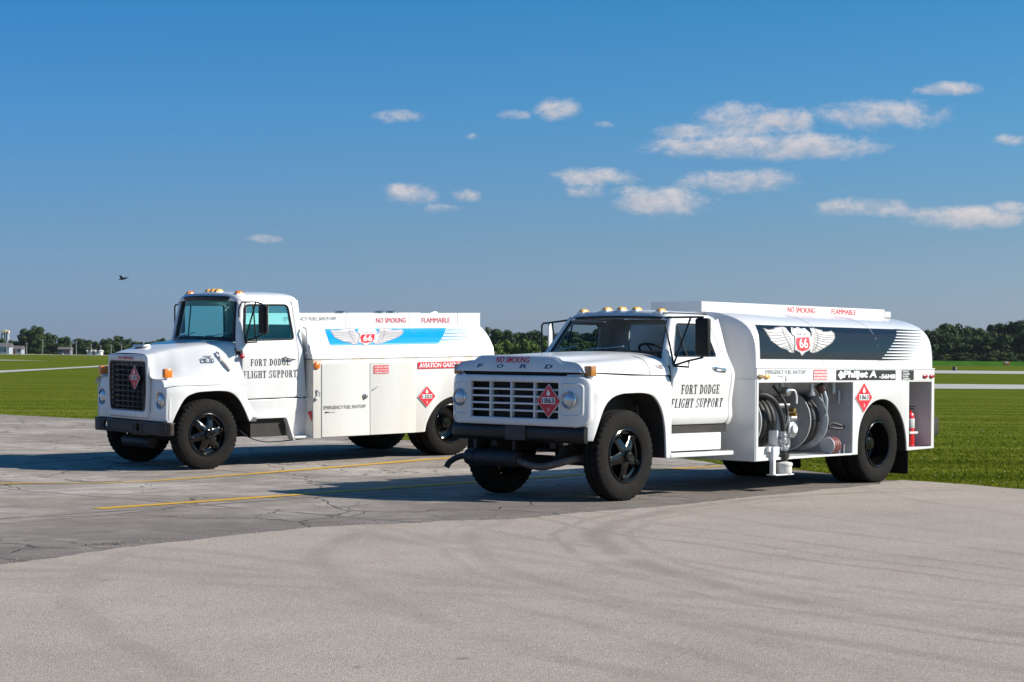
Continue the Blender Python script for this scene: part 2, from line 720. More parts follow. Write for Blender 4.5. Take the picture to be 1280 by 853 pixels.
LO = (-4.704, 27.730, -.0166)
M_R = plane_frame(RAD(41.44), 0, 0, (.5287, 22.1034, 0))
M_L = plane_frame(RAD(50.337), .01058, .02531, LO)
M_Li = M_L.inverted()


def sstep(a, b, v):
    t = min(1, max(0, (v - a) / (b - a)))
    return t * t * (3 - 2 * t)


def gz(x, y):
    """the apron is not quite flat: it tilts gently under the farther truck"""
    if not (-16 < x < 12 and 18 < y < 46):
        return 0.
    p = M_Li @ Vector((x, y, 0))
    dx = max(0, abs(p.x + 1.9) - 3.2)
    dy = max(0, abs(p.y) - 1.45)
    w = 1 - sstep(0, 3.0, math.hypot(dx, dy))
    return w * (LO[2] + .01058 * (x - LO[0]) + .02531 * (y - LO[1]))


def ground_mat(kind):
    m = bpy.data.materials.new(kind)
    m.use_nodes = True
    t = NT(m.node_tree)
    b = t.n['Principled BSDF']
    pos = t.new('ShaderNodeNewGeometry').outputs['Position']
    b.inputs['Specular IOR Level'].default_value = .25 if kind not in ('grass_ground', 'crop_green') else 0
    if kind == 'old_apron':
        big = t.noise(pos, .35, 4, .6)
        mid = t.noise(pos, 2.2, 5, .65)
        fine = t.noise(pos, 55, 3, .7)
        mp = t.new('ShaderNodeMapping', {0: pos})
        mp.inputs['Rotation'].default_value = (0, 0, RAD(-51))
        warp_n = t.new('ShaderNodeTexNoise', {'Vector': pos})
        warp_n.inputs['Scale'].default_value = 1.3
        warp_n.inputs['Detail'].default_value = 5
        wv = t.new('ShaderNodeVectorMath', {0: warp_n.outputs[1], 1: (.5, .5, .5)}, operation='SUBTRACT')
        wv2 = t.new('ShaderNodeVectorMath', {0: wv.outputs[0], 3: .9}, operation='SCALE')
        wp = t.new('ShaderNodeVectorMath', {0: mp.outputs[0], 1: wv2.outputs[0]}, operation='ADD').outputs[0]
        vor = t.new('ShaderNodeTexVoronoi', {'Vector': wp, 'Scale': .33}, feature='DISTANCE_TO_EDGE')
        crack = t.math('MULTIPLY', t.math('SUBTRACT', 1, t.smooth(vor.outputs[0], .002, .010)), .75)
        vor2 = t.new('ShaderNodeTexVoronoi', {'Vector': wp, 'Scale': 1.1}, feature='DISTANCE_TO_EDGE')
        crack2 = t.math('SUBTRACT', 1, t.smooth(vor2.outputs[0], .003, .02))
        crack2 = t.math('MULTIPLY', crack2, t.smooth(big, .5, .62))
        crack = t.math('MAXIMUM', crack, t.math('MULTIPLY', crack2, .8))
        # old construction joints, parallel and square to the parking lines
        sp = t.new('ShaderNodeSeparateXYZ', {0: t.new('ShaderNodeVectorMath', {0: mp.outputs[0], 1: t.new('ShaderNodeVectorMath', {0: wv.outputs[0], 3: .12}, operation='SCALE').outputs[0]}, operation='ADD').outputs[0]})
        for ax, per in ((0, 4.6), (1, 3.8)):
            q = t.math('PINGPONG', sp.outputs[ax], per / 2)
            crack = t.math('MAXIMUM', crack, t.math('MULTIPLY', t.math('SUBTRACT', 1, t.smooth(q, .01, .05)), t.math('MULTIPLY', t.smooth(mid, .35, .6), .9)))
        c = t.ramp(mid, [(.3, (.34, .295, .255)), (.55, (.50, .44, .385)), (.75, (.60, .53, .47))])
        c = t.mix(t.smooth(big, .40, .66), t.mix(1, c, (.62, .60, .58, 1), 'MULTIPLY'), c)
        # streaks of weathering along the slabs
        ms = t.new('ShaderNodeMapping', {0: mp.outputs[0]})
        ms.inputs['Scale'].default_value = (.35, 3.2, 1)
        st = t.smooth(t.noise(ms.outputs[0], 1.3, 6, .75), .46, .70)
        c = t.mix(t.math('MULTIPLY', st, .55), c, (.13, .115, .10, 1))
        ms2 = t.new('ShaderNodeMapping', {0: pos})
        ms2.inputs['Rotation'].default_value = (0, 0, RAD(12))
        ms2.inputs['Scale'].default_value = (.8, 5.5, 1)
        st2 = t.smooth(t.noise(ms2.outputs[0], 1.7, 6, .75), .52, .75)
        # oil-dark, worn strip beside the overlay
        near = t.new('ShaderNodeVectorMath', {0: pos, 1: (-.79, .613, 0)}, operation='DOT_PRODUCT').outputs[1]
        band = t.math('SUBTRACT', 1, t.smooth(t.math('ADD', near, t.math('MULTIPLY', t.math('SUBTRACT', big, .5), 2.6)), 12.6, 15.8))
        st2 = t.math('MAXIMUM', st2, t.math('MULTIPLY', band, t.smooth(t.noise(ms2.outputs[0], 2.6, 6, .7), .24, .52)))
        c = t.mix(t.math('MULTIPLY', st2, .78), c, (.120, .102, .090, 1))
        c = t.mix(t.math('MULTIPLY', t.smooth(t.noise(pos, 13, 6, .78), .45, .68), .42), c, (.15, .13, .115, 1))
        c = t.mix(t.math('MULTIPLY', t.smooth(fine, .45, .75), .35), c, (.13, .12, .11, 1))
        c = t.mix(t.math('MULTIPLY', crack, .85), c, (.035, .032, .03, 1))
        h = t.math('SUBTRACT', fine, t.math('MULTIPLY', crack, 2.0))
        bs = .5
    elif kind == 'sealed_drive':
        big = t.noise(pos, .28, 3, .6)
        mid = t.noise(pos, 1.4, 5, .6)
        fine = t.noise(pos, 190, 2, .8)
        grit = t.new('ShaderNodeTexVoronoi', {'Vector': pos, 'Scale': 110.}, feature='F1')
        c = t.ramp(mid, [(.25, (.385, .320, .270)), (.75, (.462, .388, .330))])
        c = t.mix(t.math('MULTIPLY', t.smooth(big, .38, .7), .35), c, (.28, .238, .20, 1))
        c = t.mix(t.smooth(fine, .30, .72), t.mix(1, c, (.70, .69, .68, 1), 'MULTIPLY'), t.mix(1, c, (1.22, 1.22, 1.22, 1), 'MULTIPLY'))
        gc = t.new('ShaderNodeSeparateColor', {0: grit.outputs['Color']})
        c = t.mix(t.math('MULTIPLY', t.smooth(gc.outputs[0], .80, .98), .55), c, (.09, .085, .08, 1))
        c = t.mix(t.math('MULTIPLY', t.smooth(gc.outputs[1], .85, .99), .5), c, (.62, .60, .56, 1))
        # rubber tracks swept by turning tyres
        wn = t.new('ShaderNodeTexNoise', {'Vector': pos})
        wn.inputs['Scale'].default_value = .45
        off = t.new('ShaderNodeVectorMath', {0: t.new('ShaderNodeVectorMath', {0: wn.outputs[1], 1: (.5, .5, .5)}, operation='SUBTRACT').outputs[0], 3: .5}, operation='SCALE')
        pw = t.new('ShaderNodeVectorMath', {0: pos, 1: off.outputs[0]}, operation='ADD').outputs[0]
        tracks = None
        for (cx, cy, r, w, k) in ((8.8, 16.6, 8.0, .12, 1.0), (8.8, 16.6, 8.36, .05, .8), (8.8, 16.6, 7.72, .05, .6), (9.2, 16.8, 9.5, .10, .7), (9.2, 16.8, 9.75, .05, .5), (9.6, 16.0, 11.0, .12, .6), (9.0, 15.2, 12.0, .10, .5), (27.35, 31.7, 30, .06, .85), (27.35, 31.7, 29.6, .05, .7), (27.35, 31.7, 29.1, .06, .7), (27.35, 31.7, 30.9, .07, .6), (27.35, 31.7, 28.2, .08, .6), (27.35, 31.7, 27.2, .06, .55), (20, 30, 24.5, .09, .5), (-9, 6, 11.5, .12, .55), (-9, 6, 10.9, .08, .5), (-9, 6, 10.2, .10, .4), (-4, 2, 12.0, .14, .5), (-4, 2, 11.5, .08, .45), (14, 24, 9.8, .08, .5), (30, 36, 36.5, .12, .5), (16, 25, 10.1, .07, .5)):
            dd = t.new('ShaderNodeVectorMath', {0: pw, 1: (cx, cy, 0)}, operation='DISTANCE').outputs[1]
            q = t.math('ABSOLUTE', t.math('SUBTRACT', dd, r))
            q = t.math('MULTIPLY', t.math('SUBTRACT', 1, t.smooth(q, w * .3, w * 1.5)), k)
            tracks = q if tracks is None else t.math('MAXIMUM', tracks, q)
        tracks = t.math('MULTIPLY', tracks, t.smooth(t.noise(pos, .8, 4, .7), .25, .60))
        c = t.mix(t.math('MULTIPLY', tracks, .45), c, (.185, .152, .122, 1))
        # dark drips
        sp2 = t.smooth(t.noise(pos, 3.1, 2, .5), .74, .80)
        c = t.mix(t.math('MULTIPLY', sp2, .55), c, (.10, .09, .08, 1))
        h = t.math('ADD', fine, t.math('MULTIPLY', grit.outputs[0], .6))
        bs = .55
    elif kind == 'grass_ground':
        big = t.noise(pos, .05, 4, .6)
        mp = t.new('ShaderNodeMapping', {0: pos})
        mp.inputs['Rotation'].default_value = (0, 0, RAD(8))
        mp.inputs['Scale'].default_value = (.05, .55, 1)
        mow = t.noise(mp.outputs[0], 1.0, 4, .6)
        mid = t.noise(pos, 1.1, 5, .65)
        c = t.ramp(mow, [(.34, (.070, .098, .009)), (.5, (.098, .124, .014)), (.66, (.150, .160, .030))])
        c = t.mix(t.math('MULTIPLY', t.smooth(mid, .42, .7), .5), c, (.070, .108, .008, 1))
        c = t.mix(t.math('MULTIPLY', t.smooth(big, .5, .75), .55), c, (.165, .170, .035, 1))
        h = t.noise(pos, 9, 4, .7)
        bs = .8
    elif kind == 'pale_concrete':
        c = t.ramp(t.noise(pos, .4, 5, .6), [(.3, (.36, .345, .31)), (.7, (.47, .45, .41))])
        h = t.noise(pos, 30)
        bs = .2
    elif kind == 'yellow_paint':
        n1 = t.noise(pos, 5, 5, .7)
        n2 = t.noise(pos, 40, 3, .7)
        c = t.mix(t.smooth(n2, .35, .7), (.62, .36, .035, 1), (.48, .27, .04, 1))
        c = t.mix(t.smooth(n1, .53, .68), c, (.30, .24, .14, 1))
        h = n2
        bs = .3
    elif kind == 'crop_green':
        c = t.ramp(t.noise(pos, .3, 5, .6), [(.3, (.028, .085, .010)), (.7, (.050, .130, .016))])
        h = t.noise(pos, 3)
        bs = .6
    t.l.new(c, b.inputs['Base Color'])
    b.inputs['Roughness'].default_value = .9
    bn = t.new('ShaderNodeBump', {'Height': h})
    bn.inputs['Strength'].default_value = bs
    bn.inputs['Distance'].default_value = .012 if kind != 'grass_ground' else .06
    t.l.new(bn.outputs[0], b.inputs['Normal'])
    return m


APRON_M = ground_mat('old_apron')
DRIVE_M = ground_mat('sealed_drive')
GRASS_M = ground_mat('grass_ground')
CONC_M = ground_mat('pale_concrete')
YELLOW_M = ground_mat('yellow_paint')
CROP_M = ground_mat('crop_green')


def jitter(pts, step, amp, seed):
    out = []
    for a, b in zip(pts, pts[1:]):
        a, b = Vector(a), Vector(b)
        n = max(1, int((b - a).length / step))
        d = (b - a).normalized()
        nn = Vector((-d.y, d.x))
        for k in range(n):
            p = a + (b - a) * k / n
            j = noise.noise((p.x * 1.3, p.y * 1.3, seed)) * amp + noise.noise((p.x * 5, p.y * 5, seed + 3)) * amp * .5 + noise.noise((p.x * 14, p.y * 14, seed + 5)) * amp * .3
            out.append(tuple(p + nn * j))
    out.append(tuple(pts[-1]))
    return out


def sheet(name, loop, z, material, us=None, vs=None, kind='structure', parent=None):
    bm = fill2d([loop])
    cut(bm, us or [], vs or [], dissolve=False)
    warp(bm, lambda u, v, w: (u, v, z + gz(u, v)))
    for f in bm.faces:
        if f.normal.z < 0:
            f.normal_flip()
    o = done(name, bm, material, parent, smooth=0, recalc=False)
    if kind:
        o['kind'] = kind
    return o


def build_ground():
    # grass plain to the horizon
    xs = [-3500, -2000, -1000, -400, -160, -70] + [-40 + 2 * k for k in range(41)] + [70, 160, 400, 1000, 2000, 3500]
    ys = [-800, -200, -60, -20] + [2 * k for k in range(31)] + [80, 120, 200, 400, 900, 1800, 3500]
    bm = B()
    edge = [(-60, 96), (-30, 66), (-12.37, 48.45), (-9.56, 45.69), (2.58, 30.45), (3.05, 29.19), (4.01, 27.74), (4.3, 27.04), (5.03, 25.6), (6.14, 23.94), (12, 14.8), (19, 4), (26, -10)]
    et = sorted((y, x) for x, y in edge)

    def sunk(x, y):      # the soil lies lower under the pavement
        return -.022 + gz(x, y) - (.25 * sstep(1.5, 4, interp(et, y) - x) if -40 < y < 90 and x > -80 else 0)
    V = [[bm.verts.new((x, y, sunk(x, y))) for x in xs] for y in ys]
    for a, b in zip(V, V[1:]):
        for k in range(len(xs) - 1):
            bm.faces.new((a[k], a[k + 1], b[k + 1], b[k]))
    g = done('ground', bm, GRASS_M, None, 0)
    g['kind'] = 'structure'
    edge = [(-60, 96), (-30, 66), (-12.37, 48.45), (-9.56, 45.69), (2.58, 30.45), (3.05, 29.19), (4.01, 27.74), (4.3, 27.04), (5.03, 25.6), (6.14, 23.94), (12, 14.8), (19, 4), (26, -10)]
    e1 = jitter(edge[:10], .22, .13, 1.3)
    apron = e1 + [(6.0, 22), (6, 0), (-78, 0), (-78, 96)]
    ap = sheet('apron', apron, 0, APRON_M, [-16 + k for k in range(27)], [18 + k for k in range(29)])
    ov = [(-9, 3.5), (-5.2, 11.4), (-3.66, 14.41), (-3.13, 15.46), (-2.4, 16.84), (-1.69, 17.79), (.02, 18.87), (1.77, 20.92), (3.32, 22.97), (4.56, 24.73), (5.03, 25.6)]
    e2 = jitter(ov, .10, .10, 7.7)
    e3 = jitter(edge[8:], .2, .11, 1.3)
    drive = e2[:-1] + e3 + [(26, -30), (-30, -30)]
    dv = sheet('driveway', drive, .012, DRIVE_M)
    # broken lip of the overlay
    bm = B()
    for a, b in zip(e2, e2[1:]):
        q = [bm.verts.new(p) for p in ((a[0], a[1], .012), (b[0], b[1], .012), (b[0], b[1], -.01), (a[0], a[1], -.01))]
        bm.faces.new(q)
    lip = done('overlay_edge', bm, DRIVE_M, dv, 0)
    # crumbs of stone along the lip
    bm = B()
    for _ in range(2200):
        k = rnd.randrange(len(e2) - 1)
        p = Vector(e2[k]) + Vector((rnd.gauss(0, .03), rnd.gauss(0, .03)))
        d = abs(rnd.gauss(0, .30))
        p += Vector((-.66, .75)) * d
        r = rnd.uniform(.003, .009)
        z = gz(p.x, p.y)
        c = Vector((p.x, p.y, z + r * .5))
        vs = [bm.verts.new(c + Vector((rnd.uniform(.6, 1.2) * r * sx, rnd.uniform(.6, 1.2) * r * sy, rnd.uniform(.5, .9) * r * sz))) for sx, sy, sz in ((1, 0, 0), (0, 1, 0), (-1, 0, 0), (0, -1, 0), (0, 0, 1), (0, 0, -1))]
        for i in range(4):
            bm.faces.new((vs[i], vs[(i + 1) % 4], vs[4]))
            bm.faces.new((vs[(i + 1) % 4], vs[i], vs[5]))
    cr = done('gravel', bm, DRIVE_M, None, 0)
    cr['kind'] = 'stuff'
    cr['label'] = 'loose stone crumbs along the ragged edge of the overlay'
    cr['category'] = 'gravel'
    # yellow parking lines
    for pts in ([(-9.5, 18.4), (-7.5, 21.1), (-5.91, 23.21), (-4.62, 24.85), (-3.30, 26.30), (-1.57, 28.25), (-.75, 29.1), (.6, 30.6)],
                [(-4.05, 19.65), (-2.11, 22.18), (-.38, 24.45), (.34, 25.36), (1.5, 26.8), (3.0, 28.6)]):
        bm = B()
        cp = arc_pts([(a, b, 0) for a, b in pts], 14)
        prev = None
        for i, p in enumerate(cp):
            d = (cp[min(i + 1, len(cp) - 1)] - cp[max(i - 1, 0)]).normalized()
            n = Vector((-d.y, d.x, 0))
            wv = .085 + .012 * noise.noise((p.x * 3, p.y * 3, 0))
            row = []
            for s in (-1, 1):
                q = p + n * s * wv
                row.append(bm.verts.new((q.x, q.y, .005 + gz(q.x, q.y))))
            if prev:
                bm.faces.new((prev[0], row[0], row[1], prev[1]))
            prev = row
        done('painted_line', bm, YELLOW_M, ap, 0)
    # strips of taxiway across the grass
    def strip(pts, w, z=.0):
        bm = B()
        prev = None
        for i, p in enumerate(pts):
            d = Vector(pts[min(i + 1, len(pts) - 1)]) - Vector(pts[max(i - 1, 0)])
            n = Vector((-d.y, d.x)).normalized()
            ww = w[i] if isinstance(w, (list, tuple)) else w
            row = [bm.verts.new((p[0] + n.x * s * ww / 2, p[1] + n.y * s * ww / 2, z)) for s in (-1, 1)]
            if prev:
                bm.faces.new((prev[0], row[0], row[1], prev[1]))
            prev = row
        o = done('taxiway', bm, CONC_M, None, 0)
        o['kind'] = 'structure'
    strip([(8, 113), (25, 118.5), (31, 120), (60, 123), (120, 126)], 19)
    strip([(30, 248), (55, 258), (70, 273), (140, 290), (400, 320)], 46, .002)
    for loop, z in (([(-75, 158), (-60, 152), (-35.4, 138.6), (-37.6, 162), (-41.25, 202.6), (-46, 260), (-50, 262), (-44.8, 219.9), (-40.4, 174), (-38.9, 152.2), (-60, 163), (-75, 169)], .004), ([(-83, 326), (-130, 332), (-122, 290), (-80, 300), (-72.7, 314)], .006)):
        bm = fill2d([loop])
        warp(bm, lambda u, v, w: (u, v, z))
        o = done('taxiway', bm, CONC_M, None, 0)
        o['kind'] = 'structure'
    strip([(-900, 690), (-205, 760), (-165, 800), (100, 900), (900, 960)], 60, .008)
    # crop field on the right, a low ridged green mass
    bm = B()
    xs = np.linspace(-60, 420, 241)
    ys = np.linspace(560, 690, 40)
    V = []
    for j, y in enumerate(ys):
        V.append([bm.verts.new((x, y + .25 * (x - 130), 1.15 + .25 * noise.noise((x * .3, y * .3, 0)) + .2 * noise.noise((x * 1.1, y * .9, 4)) if j else 0)) for x in xs])
    for a, b in zip(V, V[1:]):
        for k in range(len(xs) - 1):
            bm.faces.new((a[k], a[k + 1], b[k + 1], b[k]))
    cf = done('crop_field', bm, CROP_M, None, 60)
    cf['kind'] = 'stuff'
    cf['label'] = 'bright green crop field before the dark wood'
    cf['category'] = 'crop field'
    return edge


EDGE = build_ground()


# grass blades where the lawn is near enough to see them
def grass_mesh():
    rs = np.random.RandomState(5)
    ex = np.array([p[0] for p in EDGE])
    ey = np.array([p[1] for p in EDGE])
    pts = []
    o = np.argsort(ey)

    def edge_x(y):
        return np.interp(y, ey[o], ex[o])
    # wedge of view, right side and left side
    for (y0, y1, n, a0, a1) in ((17, 34, 330000, .06, .42), (34, 150, 560000, -.40, .42)):
        y = y0 * (y1 / y0) ** rs.rand(n)
        x = y * rs.uniform(a0, a1, n)
        keep = (x > edge_x(y) + .02) & (rs.rand(n) < np.clip(1.5 - y / 70, .12, 1))
        pts.append(np.stack([x[keep], y[keep]], 1))
    p = np.concatenate(pts)
    # extra fringe along the pavement edge
    k = rs.randint(3, len(EDGE) - 3, 9000)
    tt = rs.rand(9000)
    fx = ex[k] + (ex[k + 1] - ex[k]) * tt + np.abs(rs.normal(0, .12, 9000)) + .0
    fy = ey[k] + (ey[k + 1] - ey[k]) * tt + rs.normal(0, .05, 9000)
    p = np.concatenate([p, np.stack([fx, fy], 1)])
    n = len(p)
    dist = p[:, 1]
    h = rs.uniform(.014, .034, n) * (1 + .8 * (rs.rand(n) > .97)) * np.clip(32 / dist, .3, 1)
    w = .0018 + .00013 * dist * rs.uniform(.6, 1.3, n)
    ang = rs.uniform(0, 6.283, n)
    z = np.array([gz(a, b) for a, b in p]) - .022
    dx, dy = np.cos(ang) * w, np.sin(ang) * w
    lx, ly = rs.normal(0, .02, n), rs.normal(0, .02, n)
    v = np.zeros((n, 3, 3))
    v[:, 0] = np.stack([p[:, 0] - dx, p[:, 1] - dy, z], 1)
    v[:, 1] = np.stack([p[:, 0] + dx, p[:, 1] + dy, z], 1)
    v[:, 2] = np.stack([p[:, 0] + lx, p[:, 1] + ly, z + h], 1)
    me = bpy.data.meshes.new('grass')
    me.vertices.add(n * 3)
    me.vertices.foreach_set('co', v.ravel())
    me.loops.add(n * 3)
    me.loops.foreach_set('vertex_index', np.arange(n * 3))
    me.polygons.add(n)
    me.polygons.foreach_set('loop_start', np.arange(0, n * 3, 3))
    me.polygons.foreach_set('loop_total', np.full(n, 3))
    me.update()
    m = bpy.data.materials.new('grass_blade')
    m.use_nodes = True
    t = NT(m.node_tree)
    b = t.n['Principled BSDF']
    pos = t.new('ShaderNodeNewGeometry').outputs['Position']
    f = t.noise(pos, 1.1, 4, .6)
    c = t.ramp(f, [(.3, (.122, .160, .014)), (.55, (.168, .200, .022)), (.75, (.240, .240, .045))])
    f2 = t.noise(pos, 9, 2, .6)
    c = t.mix(t.math('MULTIPLY', t.smooth(f2, .58, .72), .6), c, (.25, .24, .06, 1))
    mpg = t.new('ShaderNodeMapping', {0: pos})
    mpg.inputs['Rotation'].default_value = (0, 0, RAD(8))
    mpg.inputs['Scale'].default_value = (.05, .55, 1)
    c = t.mix(t.smooth(t.noise(mpg.outputs[0], 1.0, 4, .6), .36, .64), t.mix(1, c, (.72, .76, .7, 1), 'MULTIPLY'), t.mix(1, c, (1.2, 1.12, 1.1, 1), 'MULTIPLY'))
    t.l.new(c, b.inputs['Base Color'])
    b.inputs['Roughness'].default_value = .9
    b.inputs['Specular IOR Level'].default_value = 0
    o = link('grass', me, m, None, 0)
    o['kind'] = 'stuff'
    o['label'] = 'short mown grass beside the apron'
    o['category'] = 'grass'
    # clover heads and dry straws
    bm = B()
    for _ in range(420):
        y = rnd.uniform(22, 60)
        x = y * rnd.uniform(.05, .30)
        if x < interp([(a, b) for a, b in sorted(zip(ey, ex))], y) + .1:
            continue
        if noise.noise((x * .35, y * .35, 9)) < -.05:
            continue
        r = rnd.uniform(.006, .011)
        c = Vector((x, y, gz(x, y) + rnd.uniform(.005, .03)))
        vs = [bm.verts.new(c + Vector(q) * r) for q in ((1, 0, 0), (0, 1, 0), (-1, 0, 0), (0, -1, 0), (0, 0, 1.1), (0, 0, -.6))]
        for i in range(4):
            bm.faces.new((vs[i], vs[(i + 1) % 4], vs[4]))
            bm.faces.new((vs[(i + 1) % 4], vs[i], vs[5]))
    cl = done('clover_heads', bm, mat('clover', (.45, .45, .33), .8), None, 0)
    cl['kind'] = 'stuff'
    cl['label'] = 'pale clover heads dotted in the mown grass'
    cl['category'] = 'clover'


grass_mesh()


# ------------------------------------------------------------------ shared truck pieces
MESH = {}


def shared(key, maker):
    if key not in MESH:
        bm = maker()
        bmesh.ops.recalc_face_normals(bm, faces=bm.faces[:])
        me = bpy.data.meshes.new(key)
        bm.to_mesh(me)
        bm.free()
        MESH[key] = me
    return MESH[key]


def tyre_bm(R_, W_, bead):
    h = W_ / 2
    half = [(bead, h * .74), (bead + .012, h * .86), (bead + (R_ - bead) * .30, h * 1.0), (bead + (R_ - bead) * .55, h * 1.02), (R_ - .055, h * .95), (R_ - .022, h * .88),
            (R_ - .008, h * .80), (R_, h * .70), (R_ + .001, h * .50), (R_ - .013, h * .48), (R_ - .013, h * .42), (R_ + .002, h * .40), (R_ + .002, h * .08), (R_ - .013, h * .06)]
    prof = half + [(r, -a) for r, a in half[::-1]]
    n = 132
    last = len(prof) - 1

    def mod(j, k):
        i = j if j < len(half) else last - j
        if i in (5, 6, 7) and k % 3 == 0:
            return -.013
        if i in (4,) and k % 3 == 0:
            return -.005
        return 0
    return lathe(B(), prof, n, 'y', mod=mod)


def front_rim_bm(R_):
    bm = lathe(B(), [(R_, .098), (R_ + .004, .112), (R_ - .008, .118), (R_ - .020, .108), (R_ - .028, .06), (R_ - .030, .02), (R_ - .02, -.10)], 56)
    lathe(bm, [(R_ - .028, .058), (R_ - .055, .050), (R_ - .060, .03)], 56)
    lathe(bm, [(.215, -.03), (.20, -.015), (.001, -.015)], 40)      # brake drum behind
    return bm


def spoke_bm(R_, ang):
    bm = B()
    ro = R_ - .035
    rows = []
    for (r, w, a0, a1) in ((.05, .062, .0, .115), (.10, .060, .005, .110), (.17, .050, .015, .095), (ro - .03, .052, .02, .080), (ro, .060, .02, .074)):
        rows.append([Vector((r, -.0 + a0, -w)), Vector((r, a1 - .012, -w)), Vector((r, a1, -w * .6)), Vector((r, a1, w * .6)), Vector((r, a1 - .012, w)), Vector((r, a0, w))])
    V = loft(bm, rows, True)
    bm.faces.new(V[0])
    bm.faces.new(V[-1][::-1])
    box(bm, ro - .045, ro + .012, .06, .094, -.026, .026, .006)
    tube(bm, [(ro - .018, .09, 0), (ro - .018, .112, 0)], .013, 6)
    bmesh.ops.rotate(bm, verts=bm.verts[:], cent=(0, 0, 0), matrix=Matrix.Rotation(ang, 3, 'Y'))
    return bm


def hub_bm():
    bm = lathe(B(), [(.085, .08), (.083, .11), (.072, .122), (.058, .126), (.055, .15), (.046, .162), (.001, .166)], 28)
    for k in range(6):
        a = k * 1.0472
        tube(bm, [(.066 * math.cos(a), .12, .066 * math.sin(a)), (.066 * math.cos(a), .137, .066 * math.sin(a))], .009, 6)
    return bm


def rear_rim_bm(R_):
    bm = lathe(B(), [(R_, .098), (R_ + .004, .112), (R_ - .008, .118), (R_ - .020, .108), (R_ - .032, .05), (R_ - .040, -.05), (R_ - .05, -.11), (R_ - .075, -.125), (.13, -.125), (.12, -.115), (.001, -.115)], 56)
    return bm


def rear_hub_bm():
    bm = lathe(B(), [(.115, -.115), (.112, -.07), (.09, -.05), (.086, .0), (.07, .012), (.001, .014)], 28)
    for k in range(8):
        a = k * .7854
        tube(bm, [(.10 * math.cos(a), -.07, .10 * math.sin(a)), (.10 * math.cos(a), -.035, .10 * math.sin(a))], .013, 6)
    return bm


def wheel(truck, x, y, side, rear, R_=.49, rim=.285, spokes=5, hubmat=None):
    rotz = 0 if side > 0 else math.pi
    rm = link('wheel', shared(('r' if rear else 'f') + 'rim%.3f' % rim, (lambda: rear_rim_bm(rim)) if rear else (lambda: front_rim_bm(rim))), GLOSSBLACK, truck)
    rm.location = (x, y, R_ - .004)
    rm.rotation_euler = (0, 0 if not rear else .3, rotz)
    link('tyre', shared('tyre%.3f' % R_, lambda: tyre_bm(R_, .245, rim)), RUBBER, rm, 28)
    if rear:
        t2 = link('inner_tyre', shared('tyre%.3f' % R_, None), RUBBER, rm, 28)
        t2.location = (0, -.285, 0)
        link('hub', shared('rearhub', rear_hub_bm), hubmat or GLOSSBLACK, rm)
    else:
        for k in range(spokes):
            a = 6.28318 * (k + .22) / spokes
            link('spoke', shared('spoke%.3f_%d_%d' % (rim, spokes, k), lambda a=a: spoke_bm(rim, a)), GLOSSBLACK, rm)
        link('hub', shared('hub', hub_bm), GLOSSBLACK, rm)
    return rm


def diamond(c, s, cz):
    return [(c - s, cz), (c, cz - s), (c + s, cz), (c, cz + s)]


FLAME = [(-.10, -.16), (.10, -.16), (.15, -.06), (.13, .04), (.08, .0), (.09, .12), (.02, .24), (-.03, .12), (-.06, .02), (-.09, .08), (-.14, -.02)]


def placard(parent, m, cx, cz, s, num, squash=1.):
    """hazard diamond; m maps (u, v, lift)"""
    sx = s * squash

    def dia(k):
        return [[(cx - sx * k, cz), (cx, cz - s * k), (cx + sx * k, cz), (cx, cz + s * k)]]
    bm = fill2d([[(-x, z) for x, z in dia(1)[0]]], .004)
    warp(bm, lambda u, v, w: m(u, v, .002 + w))
    p = done('placard', bm, WHITEPRINT, parent, 0)
    p['label'] = 'red and white flammable diamond placard numbered ' + num
    outer, inner = dia(.955)[0], dia(.90)[0]
    shape('red_border', [outer, [(a, b) for a, b in inner[::-1]]], m, RED, p, lift=.0065)
    shape('red_field', dia(.88), m, RED, p, lift=.0065)
    shape('number_panel', [[(cx - sx * .56, cz - s * .17), (cx + sx * .56, cz - s * .17), (cx + sx * .56, cz + s * .21), (cx - sx * .56, cz + s * .21)]], m, WHITEPRINT, p, lift=.009)
    sans('number', num, cx + sx * .50, cx - sx * .50, cz - s * .13, cz + s * .17, m, BLACKPRINT, p, .02, lift=.0115)
    shape('flame_symbol', [[(cx + a * sx * 1.1, cz + s * .47 + b * s * 1.0) for a, b in FLAME]], m, WHITEPRINT, p, lift=.009)
    sans('class_digit', '3', cx + sx * .07, cx - sx * .07, cz - s * .62, cz - s * .40, m, WHITEPRINT, p, lift=.009)
    return p


LW = [(0.663, 0.147), (0.582, 0.131), (0.446, 0.143), (0.398, 0.16), (0.23, 0.174), (0.17, 0.164), (0.174, 0.12), (0.14, 0.076), (0.109, 0.063), (0.128, -0.013), (0.169, -0.137), (0.249, -0.138), (0.321, -0.103), (0.442, -0.082), (0.613, -0.005), (0.647, 0.068)]
RW = [(-0.356, 0.169), (-0.424, 0.17), (-0.59, 0.145), (-0.595, 0.127), (-0.73, 0.129), (-0.798, 0.14), (-0.825, 0.108), (-0.795, 0.053), (-0.709, -0.003), (-0.493, -0.078), (-0.334, -0.124), (-0.233, -0.138), (-0.179, -0.125), (-0.235, 0.036), (-0.3, 0.082)]
SH = [(0.054, 0.166), (0.11, 0.125), (0.134, 0.085), (0.093, 0.063), (0.125, -0.03), (0.146, -0.101), (0.055, -0.127), (0.005, -0.171), (-0.073, -0.126), (-0.194, -0.094), (-.23, 0), (-0.254, 0.063), (-0.275, 0.1), (-0.256, 0.126), (-0.228, 0.162), (-0.142, 0.151), (-0.096, 0.169), (-0.003, 0.154)]
RD = [(0.065, 0.046), (-0.207, 0.054), (-0.178, -0.054), (-0.146, -0.09), (-0.01, -0.122), (0.096, -0.092), (0.104, -0.012)]


